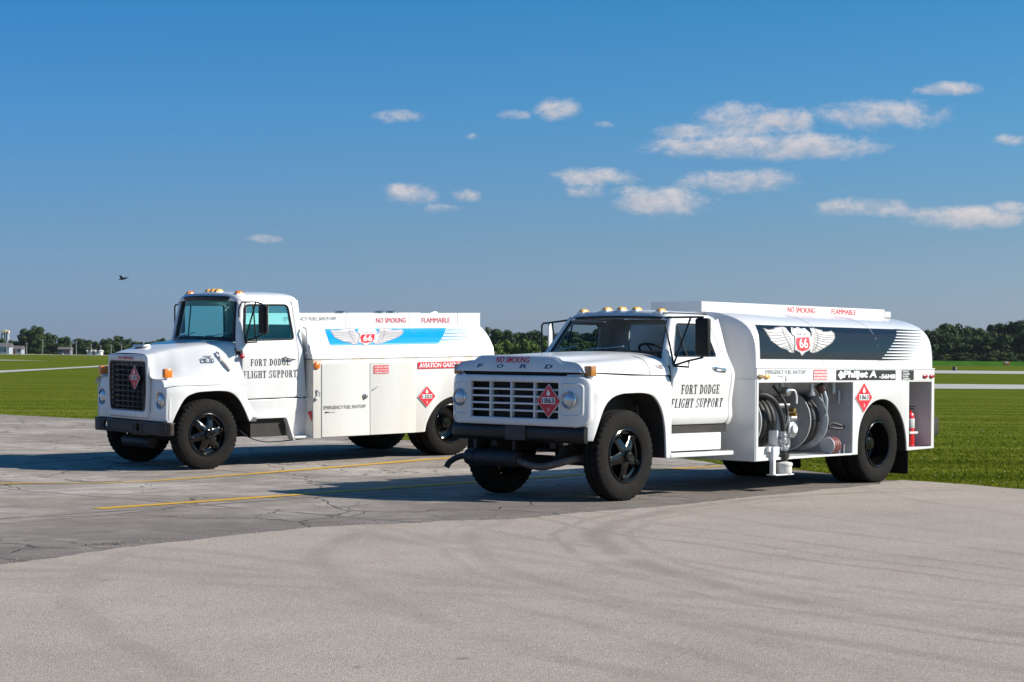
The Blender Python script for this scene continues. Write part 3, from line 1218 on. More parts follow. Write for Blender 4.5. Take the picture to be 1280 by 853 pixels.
def stroke(bm, pts, w, taper=1.):
    pts = [Vector(p).to_2d() for p in pts]
    prev = None
    for i, p in enumerate(pts):
        d = (pts[min(i + 1, len(pts) - 1)] - pts[max(i - 1, 0)]).normalized()
        n = Vector((-d.y, d.x)) * w / 2 * (1 - (1 - taper) * i / (len(pts) - 1))
        row = [bm.verts.new((p.x + n.x, p.y + n.y, 0)), bm.verts.new((p.x - n.x, p.y - n.y, 0))]
        if prev:
            bm.faces.new((prev[0], row[0], row[1], prev[1]))
        prev = row


def emblem(parent, m0, cx, cz, sx, sz, vs, wing_mat=None, line_mat=None, lean=0.):
    def m(u, v, w=0):
        return m0(u - lean * (v - cz), v, w)

    def tr(l):
        return [(cx + a * sx, cz + b * sz) for a, b in l]
    for pts, sgn in ((LW, 1), (RW, -1)):
        w = shape('wing', [tr(pts)], m, wing_mat or SILVERPRINT, parent, vs, .003)
        bm = B()
        # feather lines run from the shield out to the trailing edge
        tips = [p for p in pts if (p[0] > .24 if sgn > 0 else p[0] < -.22)]
        low = [(.249, -.138), (.321, -.103), (.382, -.092), (.442, -.082), (.53, -.045), (.613, -.005), (.632, .033), (.647, .068), (.655, .10)]
        if sgn < 0:
            low = [(-.233, -.138), (-.334, -.124), (-.41, -.10), (-.493, -.078), (-.60, -.04), (-.709, -.003), (-.75, .025), (-.795, .053), (-.81, .085)]
        for k, tip in enumerate(low):
            f = k / (len(low) - 1)
            r0 = ((.155 + .05 * f, -.09 + .20 * f) if sgn > 0 else (-.235 - .09 * f, -.09 + .20 * f))
            mid = ((r0[0] + tip[0]) / 2, (r0[1] + tip[1]) / 2 + -.012 + .0 * f)
            c = arc_pts([(*r0, 0), (*mid, 0), (tip[0] * .985, tip[1], 0)], 6)
            stroke(bm, [(-(cx + p.x * sx), cz + p.y * sz) for p in c], .0075)
        # inner edge of the wing coverts
        c = arc_pts([((.26, .15, 0) if sgn > 0 else (-.43, .15, 0)), ((.30, .07, 0) if sgn > 0 else (-.42, .07, 0)), ((.24, -.06, 0) if sgn > 0 else (-.33, -.06, 0)), ((.2, -.12, 0) if sgn > 0 else (-.25, -.11, 0))], 6)
        stroke(bm, [(-(cx + p.x * sx), cz + p.y * sz) for p in c], .010)
        lp = tr(pts) + [tr(pts)[0]]
        stroke(bm, [(-(a * .985 + cx * .015), b * .985 + cz * .015) for a, b in lp], .008)
        decal('feather_lines', bm, m, line_mat or GREYPRINT, w, vs, .006)
    s = shape('shield', [tr(SH)], m, WHITEPRINT, parent, vs, .009)
    bm = B()
    lp = [(cx + a * sx * .93 - .07 * .07 * sx, cz + b * sz * .93) for a, b in SH]
    stroke(bm, [(-a, b) for a, b in lp + lp[:1]], .007)
    decal('shield_outline', bm, m, line_mat or GREYPRINT, s, vs, .0115)
    shape('red_shield', [tr(RD)], m, RED, s, vs, .012)
    sans('shield_name', 'PHILLIPS', cx + .03 * sx, cx - .19 * sx, cz + .070 * sz, cz + .098 * sz, m, BLACKPRINT, s, lift=.012)
    sans('shield_number', '66', cx + .045 * sx, cx - .135 * sx, cz - .080 * sz, cz + .034 * sz, m, WHITEPRINT, s, .012, .12, vs, .0145)


def lamp_bm(x, y, z, l, w, h):
    """low rounded roof marker lamp on a dark base"""
    bm = B()
    rows = []
    for f, s in ((0, 1), (.35, .97), (.75, .80), (1, .5)):
        rows.append([(x + l / 2 * s * cx, y + w / 2 * s * cy, z + h * f) for cx, cy in ((-1, -.6), (-.6, -1), (.6, -1), (1, -.6), (1, .6), (.6, 1), (-.6, 1), (-1, .6))])
    V = loft(bm, rows, True)
    bm.faces.new(V[-1])
    bm.faces.new(V[0][::-1])
    return bm


def disc_lamp(truck, name, x, y, z, r, material, axis='y'):
    bm = lathe(B(), [(r * 1.12, 0), (r * 1.12, .008), (r, .012), (r * .96, .022), (r * .6, .032), (r * .25, .036), (.001, .037)], 20, axis, (x, y, z))
    o = done(name, bm, material, truck)
    return o


def headlight(truck, x, y, z, r):
    bm = lathe(B(), [(r * 1.14, -.02), (r * 1.14, .018), (r * 1.06, .026), (r * 1.0, .016)], 32, 'x', (x, y, z))
    ring = done('headlight', bm, CHROME, truck)
    bm = lathe(B(), [(r * 1.02, .008), (r * .9, .016), (r * .6, .026), (r * .3, .031), (.001, .033)], 32, 'x', (x, y, z))
    done('lens', bm, LENS, ring)
    return ring


def steering(truck, c, r, tilt):
    bm = B()
    Rm = Matrix.Rotation(tilt, 3, 'Y')
    pts = [Vector(c) + Rm @ Vector((r * math.cos(a), r * math.sin(a), 0)) for a in [6.28318 * k / 28 for k in range(29)]]
    tube(bm, pts, .014, 8)
    for a in (0, 2.1, 4.2):
        tube(bm, [Vector(c) + Rm @ Vector((0, 0, -.03)), Vector(c) + Rm @ Vector((r * math.cos(a), r * math.sin(a), 0))], .009, 6)
    tube(bm, [Vector(c), Vector(c) + Rm @ Vector((0, 0, -.45))], .025, 8)
    return done('steering_wheel', bm, INTERIOR, truck)


def wiper(truck, p0, p1, p2):
    bm = B()
    tube(bm, arc_pts([p0, (Vector(p0) + Vector(p1)) / 2 + Vector((.02, 0, .015)), p1], 4), .008, 6)
    tube(bm, [p2, p1, Vector(p1) + (Vector(p1) - Vector(p2))], .007, 6)
    return done('wiper', bm, ALU, truck)


def mirror(truck, c, w, h, arms, material=None):
    material = material or MATTE
    bm = box(B(), c[0] - .03, c[0] + .045, c[1] - w / 2, c[1] + w / 2, c[2] - h / 2, c[2] + h / 2, .028, 3)
    m = done('mirror', bm, material, truck)
    bm = box(B(), c[0] - .034, c[0] - .0305, c[1] - w / 2 + .02, c[1] + w / 2 - .02, c[2] - h / 2 + .02, c[2] + h / 2 - .02)
    done('mirror_glass', bm, CHROME, m)
    bm = B()
    for a in arms:
        tube(bm, a, .011, 8)
    done('mirror_bracket', bm, BLACK, m)
    return m


def windshield(bm, zb, zt, yb, yt, xb, xt, bulge, n=14):
    rows = []
    for j in range(7):
        v = j / 6
        yh = yb + (yt - yb) * v
        row = []
        for i in range(n + 1):
            s = -1 + 2 * i / n
            row.append((xb + (xt - xb) * v + bulge * (1 - abs(s) ** 2.4), s * yh, zb + (zt - zb) * v + .012 * (1 - s * s)))
        rows.append(row)
    loft(bm, rows)
    return rows


# ------------------------------------------------------------------ fuel truck with the open hose compartment
def build_jet_truck():
    T = root('fuel_truck', 'white jet fuel tanker with black winged stripe and open hose compartment', 'truck', M_R, 'airport refuelling trucks')
    YR = smoothtab([(.75, .885), (.785, .905), (.85, .948), (.91, .957), (.98, .944), (1.05, .941), (1.12, .952), (1.25, .972), (1.345, .984), (1.41, .975), (1.615, .866), (1.89, .782), (2.01, .737)], 80)
    door_map = Side(YR)

    def yr(z):
        return interp(YR, z)

    # --- hood
    pf = [(0, 1.555), (.2, 1.554), (.42, 1.550), (.53, 1.545), (.585, 1.525), (.63, 1.495), (.72, 1.488), (.81, 1.478), (.868, 1.452), (.91, 1.41), (.93, 1.376)]
    pb = [(0, 1.606), (.2, 1.604), (.42, 1.598), (.55, 1.590), (.64, 1.578), (.72, 1.562), (.79, 1.545), (.85, 1.522), (.90, 1.485), (.935, 1.42), (.95, 1.350)]

    def hp(x):
        t = sstep(-.72, .70, x)
        return [(a + (c - a) * t, b + (d - b) * t) for (a, b), (c, d) in zip(pb, pf)]
    rows = []
    for x in (-.70, -.55, -.4, -.2, 0, .2, .4, .55, .64, .70):
        rows.append([(x, y, z) for y, z in sym(hp(x))])
    for x, k, yy in ((.725, .95, .995), (.745, .80, .985), (.762, .55, .972), (.775, .2, .955), (.776, .0, .95)):
        rows.append([(x - .05 * (abs(y) / .93) ** 2, y * yy, 1.375 + (z - 1.376) * k) for y, z in sym(hp(.70))])
    bm = B()
    loft(bm, rows)
    hood = done('hood', bm, WHITE, T, 40)
    Fm = Front(.772)
    # maker's letters and the red warning on the lip
    def lip(u, v, w=0):
        k = (v - 1.376) / (1.54 - 1.376)
        x = interp([(0, .778), (.3, .768), (.6, .755), (.85, .742), (1.2, .705)], k) - .05 * (abs(u) / .93) ** 2
        return (x + .006 + w, u, v)
    for ch, y0, y1 in (('F', -.545, -.45), ('O', -.245, -.145), ('R', .085, .19), ('D', .43, .535)):
        bm = fitbox(text_bm(ch, .03, 1, .15), y0, y1, 1.412, 1.455)
        decal('hood_letter', bm, lip, mat('dark_blue_letter', (.03, .08, .16), .4) if 'dark_blue_letter' not in MATS else MATS['dark_blue_letter'], hood)
    decal('hood_warning', fitbox(text_bm('NO SMOKING', .02, 1, .12), -.27, .21, 1.468, 1.533), lip, RED, hood, fr(1.468, 1.533, .015), .001)
    bm = tube(B(), [(-.40, y, z + .001) for y, z in hp(-.40)[5:]], .0035, 6)
    done('panel_seam', bm, GASKET, hood)
    # --- engine bay, filled with dark boxes that keep light from passing through
    done('engine', box(B(), -.6, .52, -.62, .62, .62, 1.33, .03), CHASSIS, T)
    done('engine_bay_filler', box(B(), -.55, .69, -.82, .82, 1.335, 1.43, .02), CHASSIS, T)  # added dark filler, stops light leaking between hood lip and front panel
    # --- fenders
    arch = arc_pts([(-.590, .655, 0), (-.52, .83, 0), (-.42, 1.01, 0), (-.30, 1.105, 0), (-.16, 1.145, 0), (.0, 1.155, 0), (.26, 1.153, 0), (.44, 1.105, 0), (.565, .98, 0), (.635, .77, 0), (.662, .44, 0)], 5)
    arch = [(p.x, p.y) for p in arch]
    out = [(.742, .437), (.752, .60), (.755, 1.33), (.70, 1.343), (.1, 1.343), (-.60, 1.366), (-.745, 1.35), (-.76, 1.2), (-.755, .86), (-.715, .79), (-.690, .70), (-.665, .655)]
    for s in (1, -1):
        bm = fill2d([arch + out], .03, .007, 2)
        cut(bm, fr(-.75, .75, .06), fr(.45, 1.35, .045))

        def fm(u, v, w):
            y = .985 - .05 * sstep(1.18, 1.37, v) - .10 * sstep(-.50, -.78, u) ** 2 * (1 if u < -.5 else 0) + .012 * sstep(.45, .9, v) * 0
            y += .012 * math.exp(-((v - 1.16) / .05) ** 2)
            if u < -.5:
                y -= .11 * ((-.5 - u) / .27) ** 2
            return (-u, s * (y - .015 + w), v)
        warp(bm, fm)
        fd = done('fender', bm, WHITE, T, 30)
        bm = B()
        loft(bm, [[(-u, s * .962, v) for u, v in arch], [(-u, s * .50, v) for u, v in arch]])
        loft(bm, [[(-u, s * .50, v) for u, v in arch], [(-u, s * .50, .5) for u, v in arch]])
        done('wheel_well', bm, CHASSIS, fd, 40)
        # shiny inner bits of the wheel well
        bm = tube(B(), [(-.42, s * .75, 1.02), (-.46, s * .74, .80)], .018, 8)
        done('shock_absorber', bm, CHASSIS, fd)
        # side turn lamp at the front corner
        bm = box(B(), .565, .655, s * .885, s * .985, 1.335, 1.445, .012)
        sig = done('turn_signal', bm, TURN, T)
        bm = box(B(), .60, .64, s * .83, s * .90, 1.345, 1.40, .01)
        tube(bm, [(.61, s * .93, 1.31), (.61, s * .93, 1.345)], .035, 8)
        done('bracket', bm, WHITE, sig)
    # --- front panel with grille and headlight pockets
    outl = rrect(-.985, .985, .80, 1.338, .13, 6)
    holes = [rrect(-.625, .625, .882, 1.262, .012, 2)[::-1]]
    bm = fill2d([outl] + holes, .07, .02, 3)
    cut(bm, fr(-.98, .98, .06), [])

    def fpm(u, v, w):
        return (.735 + w * .9 - .10 * max(0, (abs(u) - .72) / .26) ** 2.2 + .02 * (1 - (u / .98) ** 2) - .012 * ((v - 1.07) / .27) ** 2, u, v)
    warp(bm, fpm)
    fpnl = done('front_panel', bm, WHITE, T, 40)
    # raised headlight bezels
    for s in (1, -1):
        bm = fill2d([rrect(s * .795 - .135, s * .795 + .135, .905, 1.262, .06, 5), rrect(s * .795 - .115, s * .795 + .115, .925, 1.242, .05, 5)[::-1]], .03, .009, 3)
        cut(bm, fr(s * .66, s * .93, .05), [])
        warp(bm, lambda u, v, w: (.757 + w - .10 * max(0, (abs(u) - .72) / .26) ** 2.2 + .02 * (1 - (u / .98) ** 2) - .012 * ((v - 1.07) / .27) ** 2, u, v))
        done('headlight_bezel', bm, WHITE, fpnl, 40)
        headlight(T, .764, s * .782, 1.083, .083)
    # grille bars, each a bar of its own
    for k in range(4):
        z = .882 + .38 * (k + 1) / 5
        bm = box(B(), .70, .752, -.63, .63, z - .011, z + .011, .005)
        done('grille_slat', bm, WHITE, fpnl)
    for y in (-.343, -.042, .287):
        bm = box(B(), .705, .760, y - .011, y + .011, .875, 1.27, .005)
        done('grille_post', bm, WHITE, fpnl)
    bm = box(B(), .60, .62, -.66, .66, .84, 1.30)
    done('radiator', bm, CHASSIS, T)
    bm = B()
    for (y0, y1, z0, z1) in ((-.55, -.30, 1.0, 1.2), (-.1, .12, .93, 1.03), (.2, .55, 1.08, 1.24)):
        box(bm, .625, .65, y0, y1, z0, z1, .01)
    done('horn_box', bm, STEEL, T)
    placard(T, Front(.775), -.507, 1.07, .182, '1863', .93)
    # --- bumper
    prof = [(.672, .635), (.70, .628), (.727, .645), (.735, .68), (.735, .755), (.727, .79), (.705, .806), (.672, .806)]
    rows = []
    for y in (-.945, -.93, -.80, -.4, 0, .4, .80, .93, .945):
        k = .02 * max(0, (abs(y) - .85) / .1) ** 2
        rows.append([(x - k, y, z) for x, z in prof])
    bm = B()
    V = loft(bm, rows, True)
    bm.faces.new(V[0])
    bm.faces.new(V[-1])
    bmp = done('bumper', bm, BLACK, T, 50)
    done('plate', box(B(), .736, .750, -.13, .155, .640, .795, .004), PLATE, bmp)
    bm = B()
    for y in (-.62, .55):
        box(bm, .45, .62, y - .03, y + .03, .60, .78)
    done('bumper_bracket', bm, CHASSIS, bmp)
    # --- exhaust muffler slung in front
    bm = lathe(B(), [(.001, -.76), (.05, -.76), (.085, -.745), (.092, -.72), (.092, -.05), (.085, -.02), (.05, -.005), (.001, -.005)], 28, 'y', (.66, 0, .43))
    mf = done('muffler', bm, STEEL, T, 50)
    done('muffler_band', lathe(B(), [(.093, -.03), (.098, -.03), (.098, 0), (.093, 0)], 28, 'y', (.66, -.60, .43)), STEEL, mf)
    bm = tube(B(), arc_pts([(.66, -.70, .44), (.66, -.84, .43), (.68, -.93, .40), (.72, -.985, .35), (.74, -1.0, .30)], 5), .034, 12)
    done('tail_pipe', bm, STEEL, mf)
    bm = tube(B(), arc_pts([(.66, -.02, .41), (.66, .14, .375), (.655, .32, .36), (.63, .50, .40), (.55, .62, .44), (.3, .66, .47), (.0, .64, .5)], 5), .04, 12)
    done('exhaust_pipe', bm, mat('rusty_exhaust', (.16, .13, .11), .55, .4, 0, 10, .5, (.07, .04, .03)), mf)
    bm = B()
    box(bm, .63, .66, -.675, -.625, .50, .66)
    box(bm, .63, .66, -.10, -.07, .50, .66)
    done('hanger', bm, STEEL, mf)
    # --- cab
    bm = B()
    rp = [(0, 2.088), (.3, 2.084), (.52, 2.073), (.62, 2.055), (.685, 2.025), (.722, 1.99), (.742, 1.965)]
    rows = []
    for x, dz, k in ((-1.005, -.085, .3), (-.995, -.068, .6), (-1.0, -.045, .9), (-1.03, -.022, 1), (-1.10, -.008, 1), (-1.25, 0, 1), (-1.5, 0, 1), (-1.75, -.004, 1), (-1.88, -.018, 1), (-1.93, -.045, 1), (-1.95, -.10, 1)):
        rows.append([(x - .035 * (y / .74) ** 2 * (1 if x > -1.2 else 0), y, 1.965 + (z + dz - 1.965) * k if k < 1 else max(1.955, z + dz * (1 - .6 * (y / .74) ** 2))) for y, z in sym(rp)])
    loft(bm, rows)
    cab = done('cab_roof', bm, WHITE, T, 50)
    # rear wall with window, floor and firewall
    half = [(yr(z) - .012, z) for z in (.79, .86, .95, 1.05, 1.2, 1.345, 1.45, 1.6, 1.75, 1.9, 1.99)]
    full = half + [(-y, z) for y, z in half[::-1]]
    bm = fill2d([full, rrect(-.55, .55, 1.60, 1.93, .06)[::-1]], .03, .004)
    warp(bm, lambda u, v, w: (-1.942 + w, u, v))
    done('rear_wall', bm, WHITE, T, 40)
    bm = fill2d([rrect(-.55, .55, 1.60, 1.93, .06)], .004)
    warp(bm, lambda u, v, w: (-1.942 + w, u, v))
    done('rear_window', bm, GLASS, T, 0)
    bm = B()
    box(bm, -1.92, -.72, -.88, .88, .76, .80)
    box(bm, -.76, -.70, -.88, .88, .80, 1.50)
    box(bm, -1.915, -1.905, -.84, .84, .80, 1.58)
    done('cab_floor', bm, INTERIOR, T)
    bm = B()
    loft(bm, [[(-1.06, y * .9, 2.05) for y in (-.74, 0, .74)], [(-1.92, y * .9, 2.05) for y in (-.74, 0, .74)]])
    done('headliner', bm, INTERIOR, T)
    bm = B()
    box(bm, -1.08, -.79, -.80, .80, 1.36, 1.565, .03)
    done('dashboard', bm, INTERIOR, T)
    bm = B()
    box(bm, -1.85, -1.35, -.72, .72, 1.0, 1.2, .04)
    box(bm, -1.89, -1.75, -.72, .72, 1.15, 1.62, .05)
    done('seat', bm, INTERIOR, T)
    steering(T, (-1.22, .40, 1.60), .20, RAD(-28))
    # cowl between hood and glass
    bm = B()
    loft(bm, [[(-.70, y, z) for y, z in sym(pb)], [(-.76, y, min(z, 1.585)) for y, z in sym(pb)], [(-.84, y * .93, min(z, 1.575)) for y, z in sym(pb)]])
    done('cowl', bm, WHITE, T, 50)
    bm = B()
    rows = windshield(bm, 1.585, 1.985, .815, .692, -.80, -1.055, .105)
    ws = done('windshield', bm, GLASS, T, 50)
    loop = rows[0] + [r[-1] for r in rows[1:-1]] + rows[-1][::-1] + [r[0] for r in rows[-2:0:-1]]
    bm = tube(B(), loop + [loop[0]], .016, 8, False)
    done('windshield_seal', bm, GASKET, ws)
    for s in (1, -1):
        bm = tube(B(), [(-.775, s * .868, 1.45), (-.80, s * .855, 1.56), (-.94, s * .785, 1.78), (-1.075, s * .718, 1.985)], [.05, .045, .04, .04], 12)
        done('pillar', bm, WHITE, T, 50)
        # door with window opening
        dl = rpoly([(.785, .797), (1.868, .797), (1.885, 1.36), (1.862, 1.48), (1.715, 1.962), (1.075, 1.962), (.84, 1.62), (.80, 1.5), (.778, 1.40)], [.05, .06, .03, .03, .06, .05, .05, .03, .02])
        wl = rpoly([(.90, 1.553), (1.715, 1.558), (1.625, 1.925), (1.095, 1.925)], [.03, .05, .06, .05])
        bm = fill2d([dl, wl[::-1]], .04, .008, 2)
        cut(bm, [1.0, 1.2, 1.4, 1.6], fr(.8, 1.95, .026))
        warp(bm, lambda u, v, w: (-u, s * (yr(v) - .018 + w), v))
        d = done('door', bm, WHITE, T, 35)
        bm = fill2d([wl], .004)
        cut(bm, [], fr(1.56, 1.92, .05))
        warp(bm, lambda u, v, w: (-u, s * (yr(v) - .022 + w), v))
        done('window_pane', bm, GLASSD, d, 0)
        bm = tube(B(), [(-u, s * (yr(v) - .004), v) for u, v in wl + wl[:1]], .009, 6, False)
        tube(bm, [(-1.16, s * (yr(1.555) - .012), 1.555), (-1.13, s * (yr(1.92) - .012), 1.92)], .009, 6)
        done('window_seal', bm, GASKET, d)
        bm = B()
        box(bm, -1.765, -1.70, s * .965, s * .990, 1.375, 1.432, .01)
        tube(bm, [(-1.56, s * .985, 1.425), (-1.60, s * 1.015, 1.425), (-1.74, s * 1.005, 1.405)], .011, 8)
        box(bm, -1.60, -1.53, s * .965, s * .985, 1.40, 1.445, .008)
        done('handle', bm, CHROME, d)
        # corner of the cab behind the door
        cl = rpoly([(1.876, .787), (1.952, .787), (1.955, 1.36), (1.945, 1.5), (1.945, 1.975), (1.722, 1.975), (1.871, 1.48), (1.893, 1.36)], [.02, .06, .03, .03, .02, .02, .02, .02])
        bm = fill2d([cl], .036, .008, 2)
        cut(bm, [], fr(.8, 1.97, .026))
        warp(bm, lambda u, v, w: (-u, s * (yr(v) - .018 + w), v))
        done('cab_corner', bm, WHITE, T, 35)
        # body panel and step below the door
        bm = box(B(), -1.765, -.735, s * .55, s * .93, .505, .700, .012)
        sd = done('side_box', bm, WHITE, T)
        bm = box(B(), -1.92, -.735, s * .78, s * .995, .440, .488, .008)
        done('step', bm, WHITE, T)
        bm = B()
        for k in range(9):
            box(bm, -1.88 + k * .125, -1.80 + k * .125, s * .82, s * .97, .488, .4915)
        done('step_tread', bm, ALU, T)
        bm = box(B(), -1.90, -.76, s * .60, s * .90, .70, .79)
        done('sill', bm, CHASSIS, T)
        if s > 0:
            joined('door_lettering', [warp(fitbox(serif_bm('FORT DODGE', -.10), .945, 1.675, 1.136, 1.245), lambda u, v, w: door_map(u, v))], BLACKPRINT, d)
            joined('door_lettering', [warp(fitbox(serif_bm('FLIGHT SUPPORT', .34), .771, 1.770, .983, 1.090), lambda u, v, w: door_map(u, v))], BLACKPRINT, d)
    # badge on the hood side
    hm = Side([(1.38, .950), (1.42, .935), (1.46, .918), (1.48, .905)], .006)
    sans('badge', 'F-600', -.54, -.655, 1.418, 1.465, Side([(1.418, .936), (1.465, .914)], .006), BLACKPRINT, hood, .01)
    # roof marker lamps
    for y in (-.563, -.216, 0, .216, .563):
        z = interp([(a, b) for a, b in rp], abs(y)) - .010
        lb = done('roof_lamp', lamp_bm(-1.10, y, z, .13, .085, .040), AMBER, T)
        done('lamp_base', box(B(), -1.17, -1.03, y - .045, y + .045, z - .02, z + .006, .004), WHITE, lb)
    # wipers
    wiper(T, (-.70, -.25, 1.60), (-.725, .12, 1.645), (-.72, -.08, 1.625))
    wiper(T, (-.72, -.70, 1.585), (-.725, -.50, 1.640), (-.74, -.66, 1.615))
    # mirrors and their bracing tubes
    mirror(T, (-.98, 1.235, 1.77), .185, .42, [
        [(-.97, 1.235, 1.99), (-.90, 1.10, 1.99), (-.85, .80, 1.985)], [(-.97, 1.235, 1.545), (-.86, 1.13, 1.51), (-.80, .965, 1.455)],
        [(-.93, 1.10, 1.99), (-.80, .965, 1.46)], [(-.83, .82, 1.93), (-.81, .96, 1.47)], [(-.97, 1.235, 2.0), (-.97, 1.235, 1.54)], [(-.86, 1.13, 1.51), (-.845, 1.14, 1.44), (-.80, .97, 1.45)]])
    mirror(T, (-1.24, -1.19, 1.77), .02, .33, [
        [(-1.22, -1.31, 1.60), (-1.22, -1.31, 1.91), (-1.22, -1.285, 1.935), (-1.22, -1.20, 1.94), (-1.20, -.74, 1.985)],
        [(-1.22, -1.20, 1.94), (-1.22, -1.20, 1.62), (-1.22, -1.31, 1.60)], [(-1.22, -1.15, 1.945), (-1.0, -.90, 1.60)]], WHITE)
    # --- wheels, axles, frame
    for s in (1, -1):
        wheel(T, 0, s * .835, s, False, .49, .290)
        wheel(T, -4.95, s * .950, s, True, .49, .285)
    bm = B()
    tube(bm, [(0, -.75, .48), (0, -.4, .40), (0, .4, .40), (0, .75, .48)], .05, 10)
    done('front_axle', bm, CHASSIS, T)
    bm = B()
    tube(bm, [(-4.95, -.75, .49), (-4.95, .75, .49)], .075, 12)
    lathe(bm, [(.001, -.2), (.13, -.16), (.2, -.05), (.2, .05), (.13, .16), (.001, .2)], 20, 'y', (-4.95, 0, .49))
    tube(bm, [(-4.8, 0, .5), (-1.2, 0, .58)], .045, 10)
    done('rear_axle', bm, CHASSIS, T)
    bm = B()
    for s in (1, -1):
        box(bm, -6.3, .60, s * .38, s * .46, .56, .78)
    for x in (.1, -1.4, -2.6, -3.9, -5.6):
        box(bm, x - .05, x + .05, -.38, .38, .58, .76)
    box(bm, -1.3, -.2, -.25, .25, .38, .8, .05)
    done('frame', bm, CHASSIS, T)
    bm = B()
    for s in (1, -1):
        for k in range(4):
            box(bm, -.55 + .06 * k, .55 - .06 * k, s * .42 - .04, s * .42 + .04, .46 + .014 * k, .473 + .014 * k)
            box(bm, -5.6 + .07 * k, -4.3 - .07 * k, s * .42 - .04, s * .42 + .04, .60 + .014 * k, .613 + .014 * k)
    done('leaf_spring', bm, CHASSIS, T)
    # --- tank
    cs = [(0, 2.094), (.25, 2.093), (.437, 2.088), (.575, 2.068), (.68, 2.045), (.78, 2.015), (.88, 1.972), (.955, 1.922), (1.008, 1.865), (1.045, 1.80), (1.070, 1.72), (1.083, 1.62), (1.088, 1.52), (1.09, 1.42), (1.09, 1.27)]
    cz_ = sorted([(z, y) for y, z in cs if z < 2.09])
    XF, XR = -2.215, -6.27
    bm = B()
    prof = sym(cs)
    rows = []
    for x, k in ((XF + .0, 0.985), (XF - .004, .995), (XF - .014, 1.0), (-3.2, 1), (-4.2, 1), (-5.2, 1), (XR + .06, 1.0), (XR + .03, .996), (XR + .008, .985), (XR, .965)):
        rows.append([(x, y * k, 1.27 + (z - 1.27) * k) for y, z in prof])
    V = loft(bm, rows)
    bm.faces.new(V[0])
    bm.faces.new(V[-1])
    for a, b in zip(V, V[1:]):
        bm.faces.new((a[0], a[-1], b[-1], b[0]))
    tank = done('tank', bm, WHITE, T, 40)
    for x in (-3.62, -4.90):
        bm = tube(B(), [(x, y, z) for y, z in cs[2:]], .004, 6)
        done('weld_seam', bm, WHITE, tank)
    tm = Side(cz_, .004)
    VS = fr(1.53, 1.945, .022)
    sl = []
    for k in range(24):
        z = 1.538 + (1.934 - 1.538) * k / 23
        sl.append((interp([(1.534, -2.298), (1.70, -2.305), (1.80, -2.325), (1.88, -2.36), (1.94, -2.40)], z), z))
    shape('stripe', [sl + [(-5.570, 1.934), (-4.945, 1.536)]], tm, STRIPE, tank, VS)
    for k in range(11):
        z = 1.545 + (1.925 - 1.545) * k / 10
        f = k / 10
        x0 = -4.95 + (-5.56 + 4.95) * f
        x1 = -5.68 + (-6.17 + 5.68) * f
        h = .013
        shape('speed_line', [[(x0 + .04, z - h), (x1, z - .0015), (x1, z + .0015), (x0 + .04, z + h)]], tm, STRIPE, tank, fr(z - h, z + h, .013), -.0015)
    emblem(tank, tm, -3.16, 1.75, 1, 1, VS, WINGGREY)
    # walkway rail trough on top
    bm = B()
    for s in (1, -1):
        box(bm, -6.216, -2.14, s * .373, s * .361, 2.086, 2.205)
    box(bm, -2.14, -2.128, -.373, .373, 2.086, 2.205)
    box(bm, -6.228, -6.216, -.373, .373, 2.086, 2.205)
    rail = done('roof_rail', bm, WHITE, T, 0)
    rm_ = Side(.373)
    sans('lettering', 'NO SMOKING', -3.93, -4.545, 2.117, 2.185, rm_, RED, rail)
    sans('lettering', 'FLAMMABLE', -4.935, -5.510, 2.117, 2.185, rm_, RED, rail)
    bm = B()
    box(bm, -6.40, -6.25, .33, .37, 2.10, 2.18, .008)
    box(bm, -6.40, -6.25, .20, .24, 2.10, 2.18, .008)
    box(bm, -6.40, -6.37, .20, .37, 2.15, 2.18, .006)
    done('rear_ladder_top', bm, WHITE, T)
    bm = B()
    for x in (-3.2, -4.6):
        lathe(bm, [(.24, 2.08), (.24, 2.13), (.22, 2.15), (.08, 2.165), (.001, 2.165)], 24, 'z', (x, 0, 0))
    done('hatch', bm, WHITE, T)
    # --- lower body: front bulkhead, side panels with openings
    bm = fill2d([[(y, z) for y, z in ((-1.094, .355), (1.094, .355), (1.094, 1.30), (-1.094, 1.30))]], .016, .003)
    warp(bm, lambda u, v, w: (-2.205 + w, u, v))
    done('front_bulkhead', bm, WHITE, T, 40)
    bm = fill2d([[(y, z) for y, z in ((-1.08, .395), (1.08, .395), (1.08, 1.30), (-1.08, 1.30))]], .016, .003)
    warp(bm, lambda u, v, w: (-6.262 + w, u, v))
    done('rear_bulkhead', bm, WHITE, T, 40)
    arc2 = arc_pts([(4.405, .372, 0), (4.412, .55, 0), (4.46, .74, 0), (4.58, .90, 0), (4.76, 1.01, 0), (4.98, 1.048, 0), (5.20, 1.01, 0), (5.38, .90, 0), (5.50, .74, 0), (5.565, .55, 0), (5.585, .385, 0)], 5)
    arc2 = [(p.x, p.y) for p in arc2]
    for s in (1, -1):
        outl = [(2.212, .357), (4.345, .372)] + arc2[0:] + [(6.268, .398), (6.268, 1.436), (2.212, 1.436)]
        hl = []
        if s > 0:
            hl = [rrect(2.252, 4.287, .392, 1.262, .006, 1)[::-1], rrect(5.632, 6.200, .425, 1.262, .006, 1)[::-1]]
        bm = fill2d([outl] + hl, .022, .004, 1)
        cut(bm, [2.5, 3, 3.5, 4, 4.5, 5, 5.5, 6], [1.3])
        warp(bm, lambda u, v, w: (-u, s * (1.093 + w), v))
        sp = done('side_skirt', bm, WHITE, T, 40)
        bm = B()
        loft(bm, [[(-u, s * 1.085, v) for u, v in arc2], [(-u, s * .55, v) for u, v in arc2]])
        done('wheel_arch', bm, CHASSIS, sp, 40)
        # lip under the tank
        bm = box(B(), XR - .003, XF + .004, s * 1.098, s * 1.112, 1.425, 1.438, .004)
        done('drip_rail', bm, WHITE, sp)
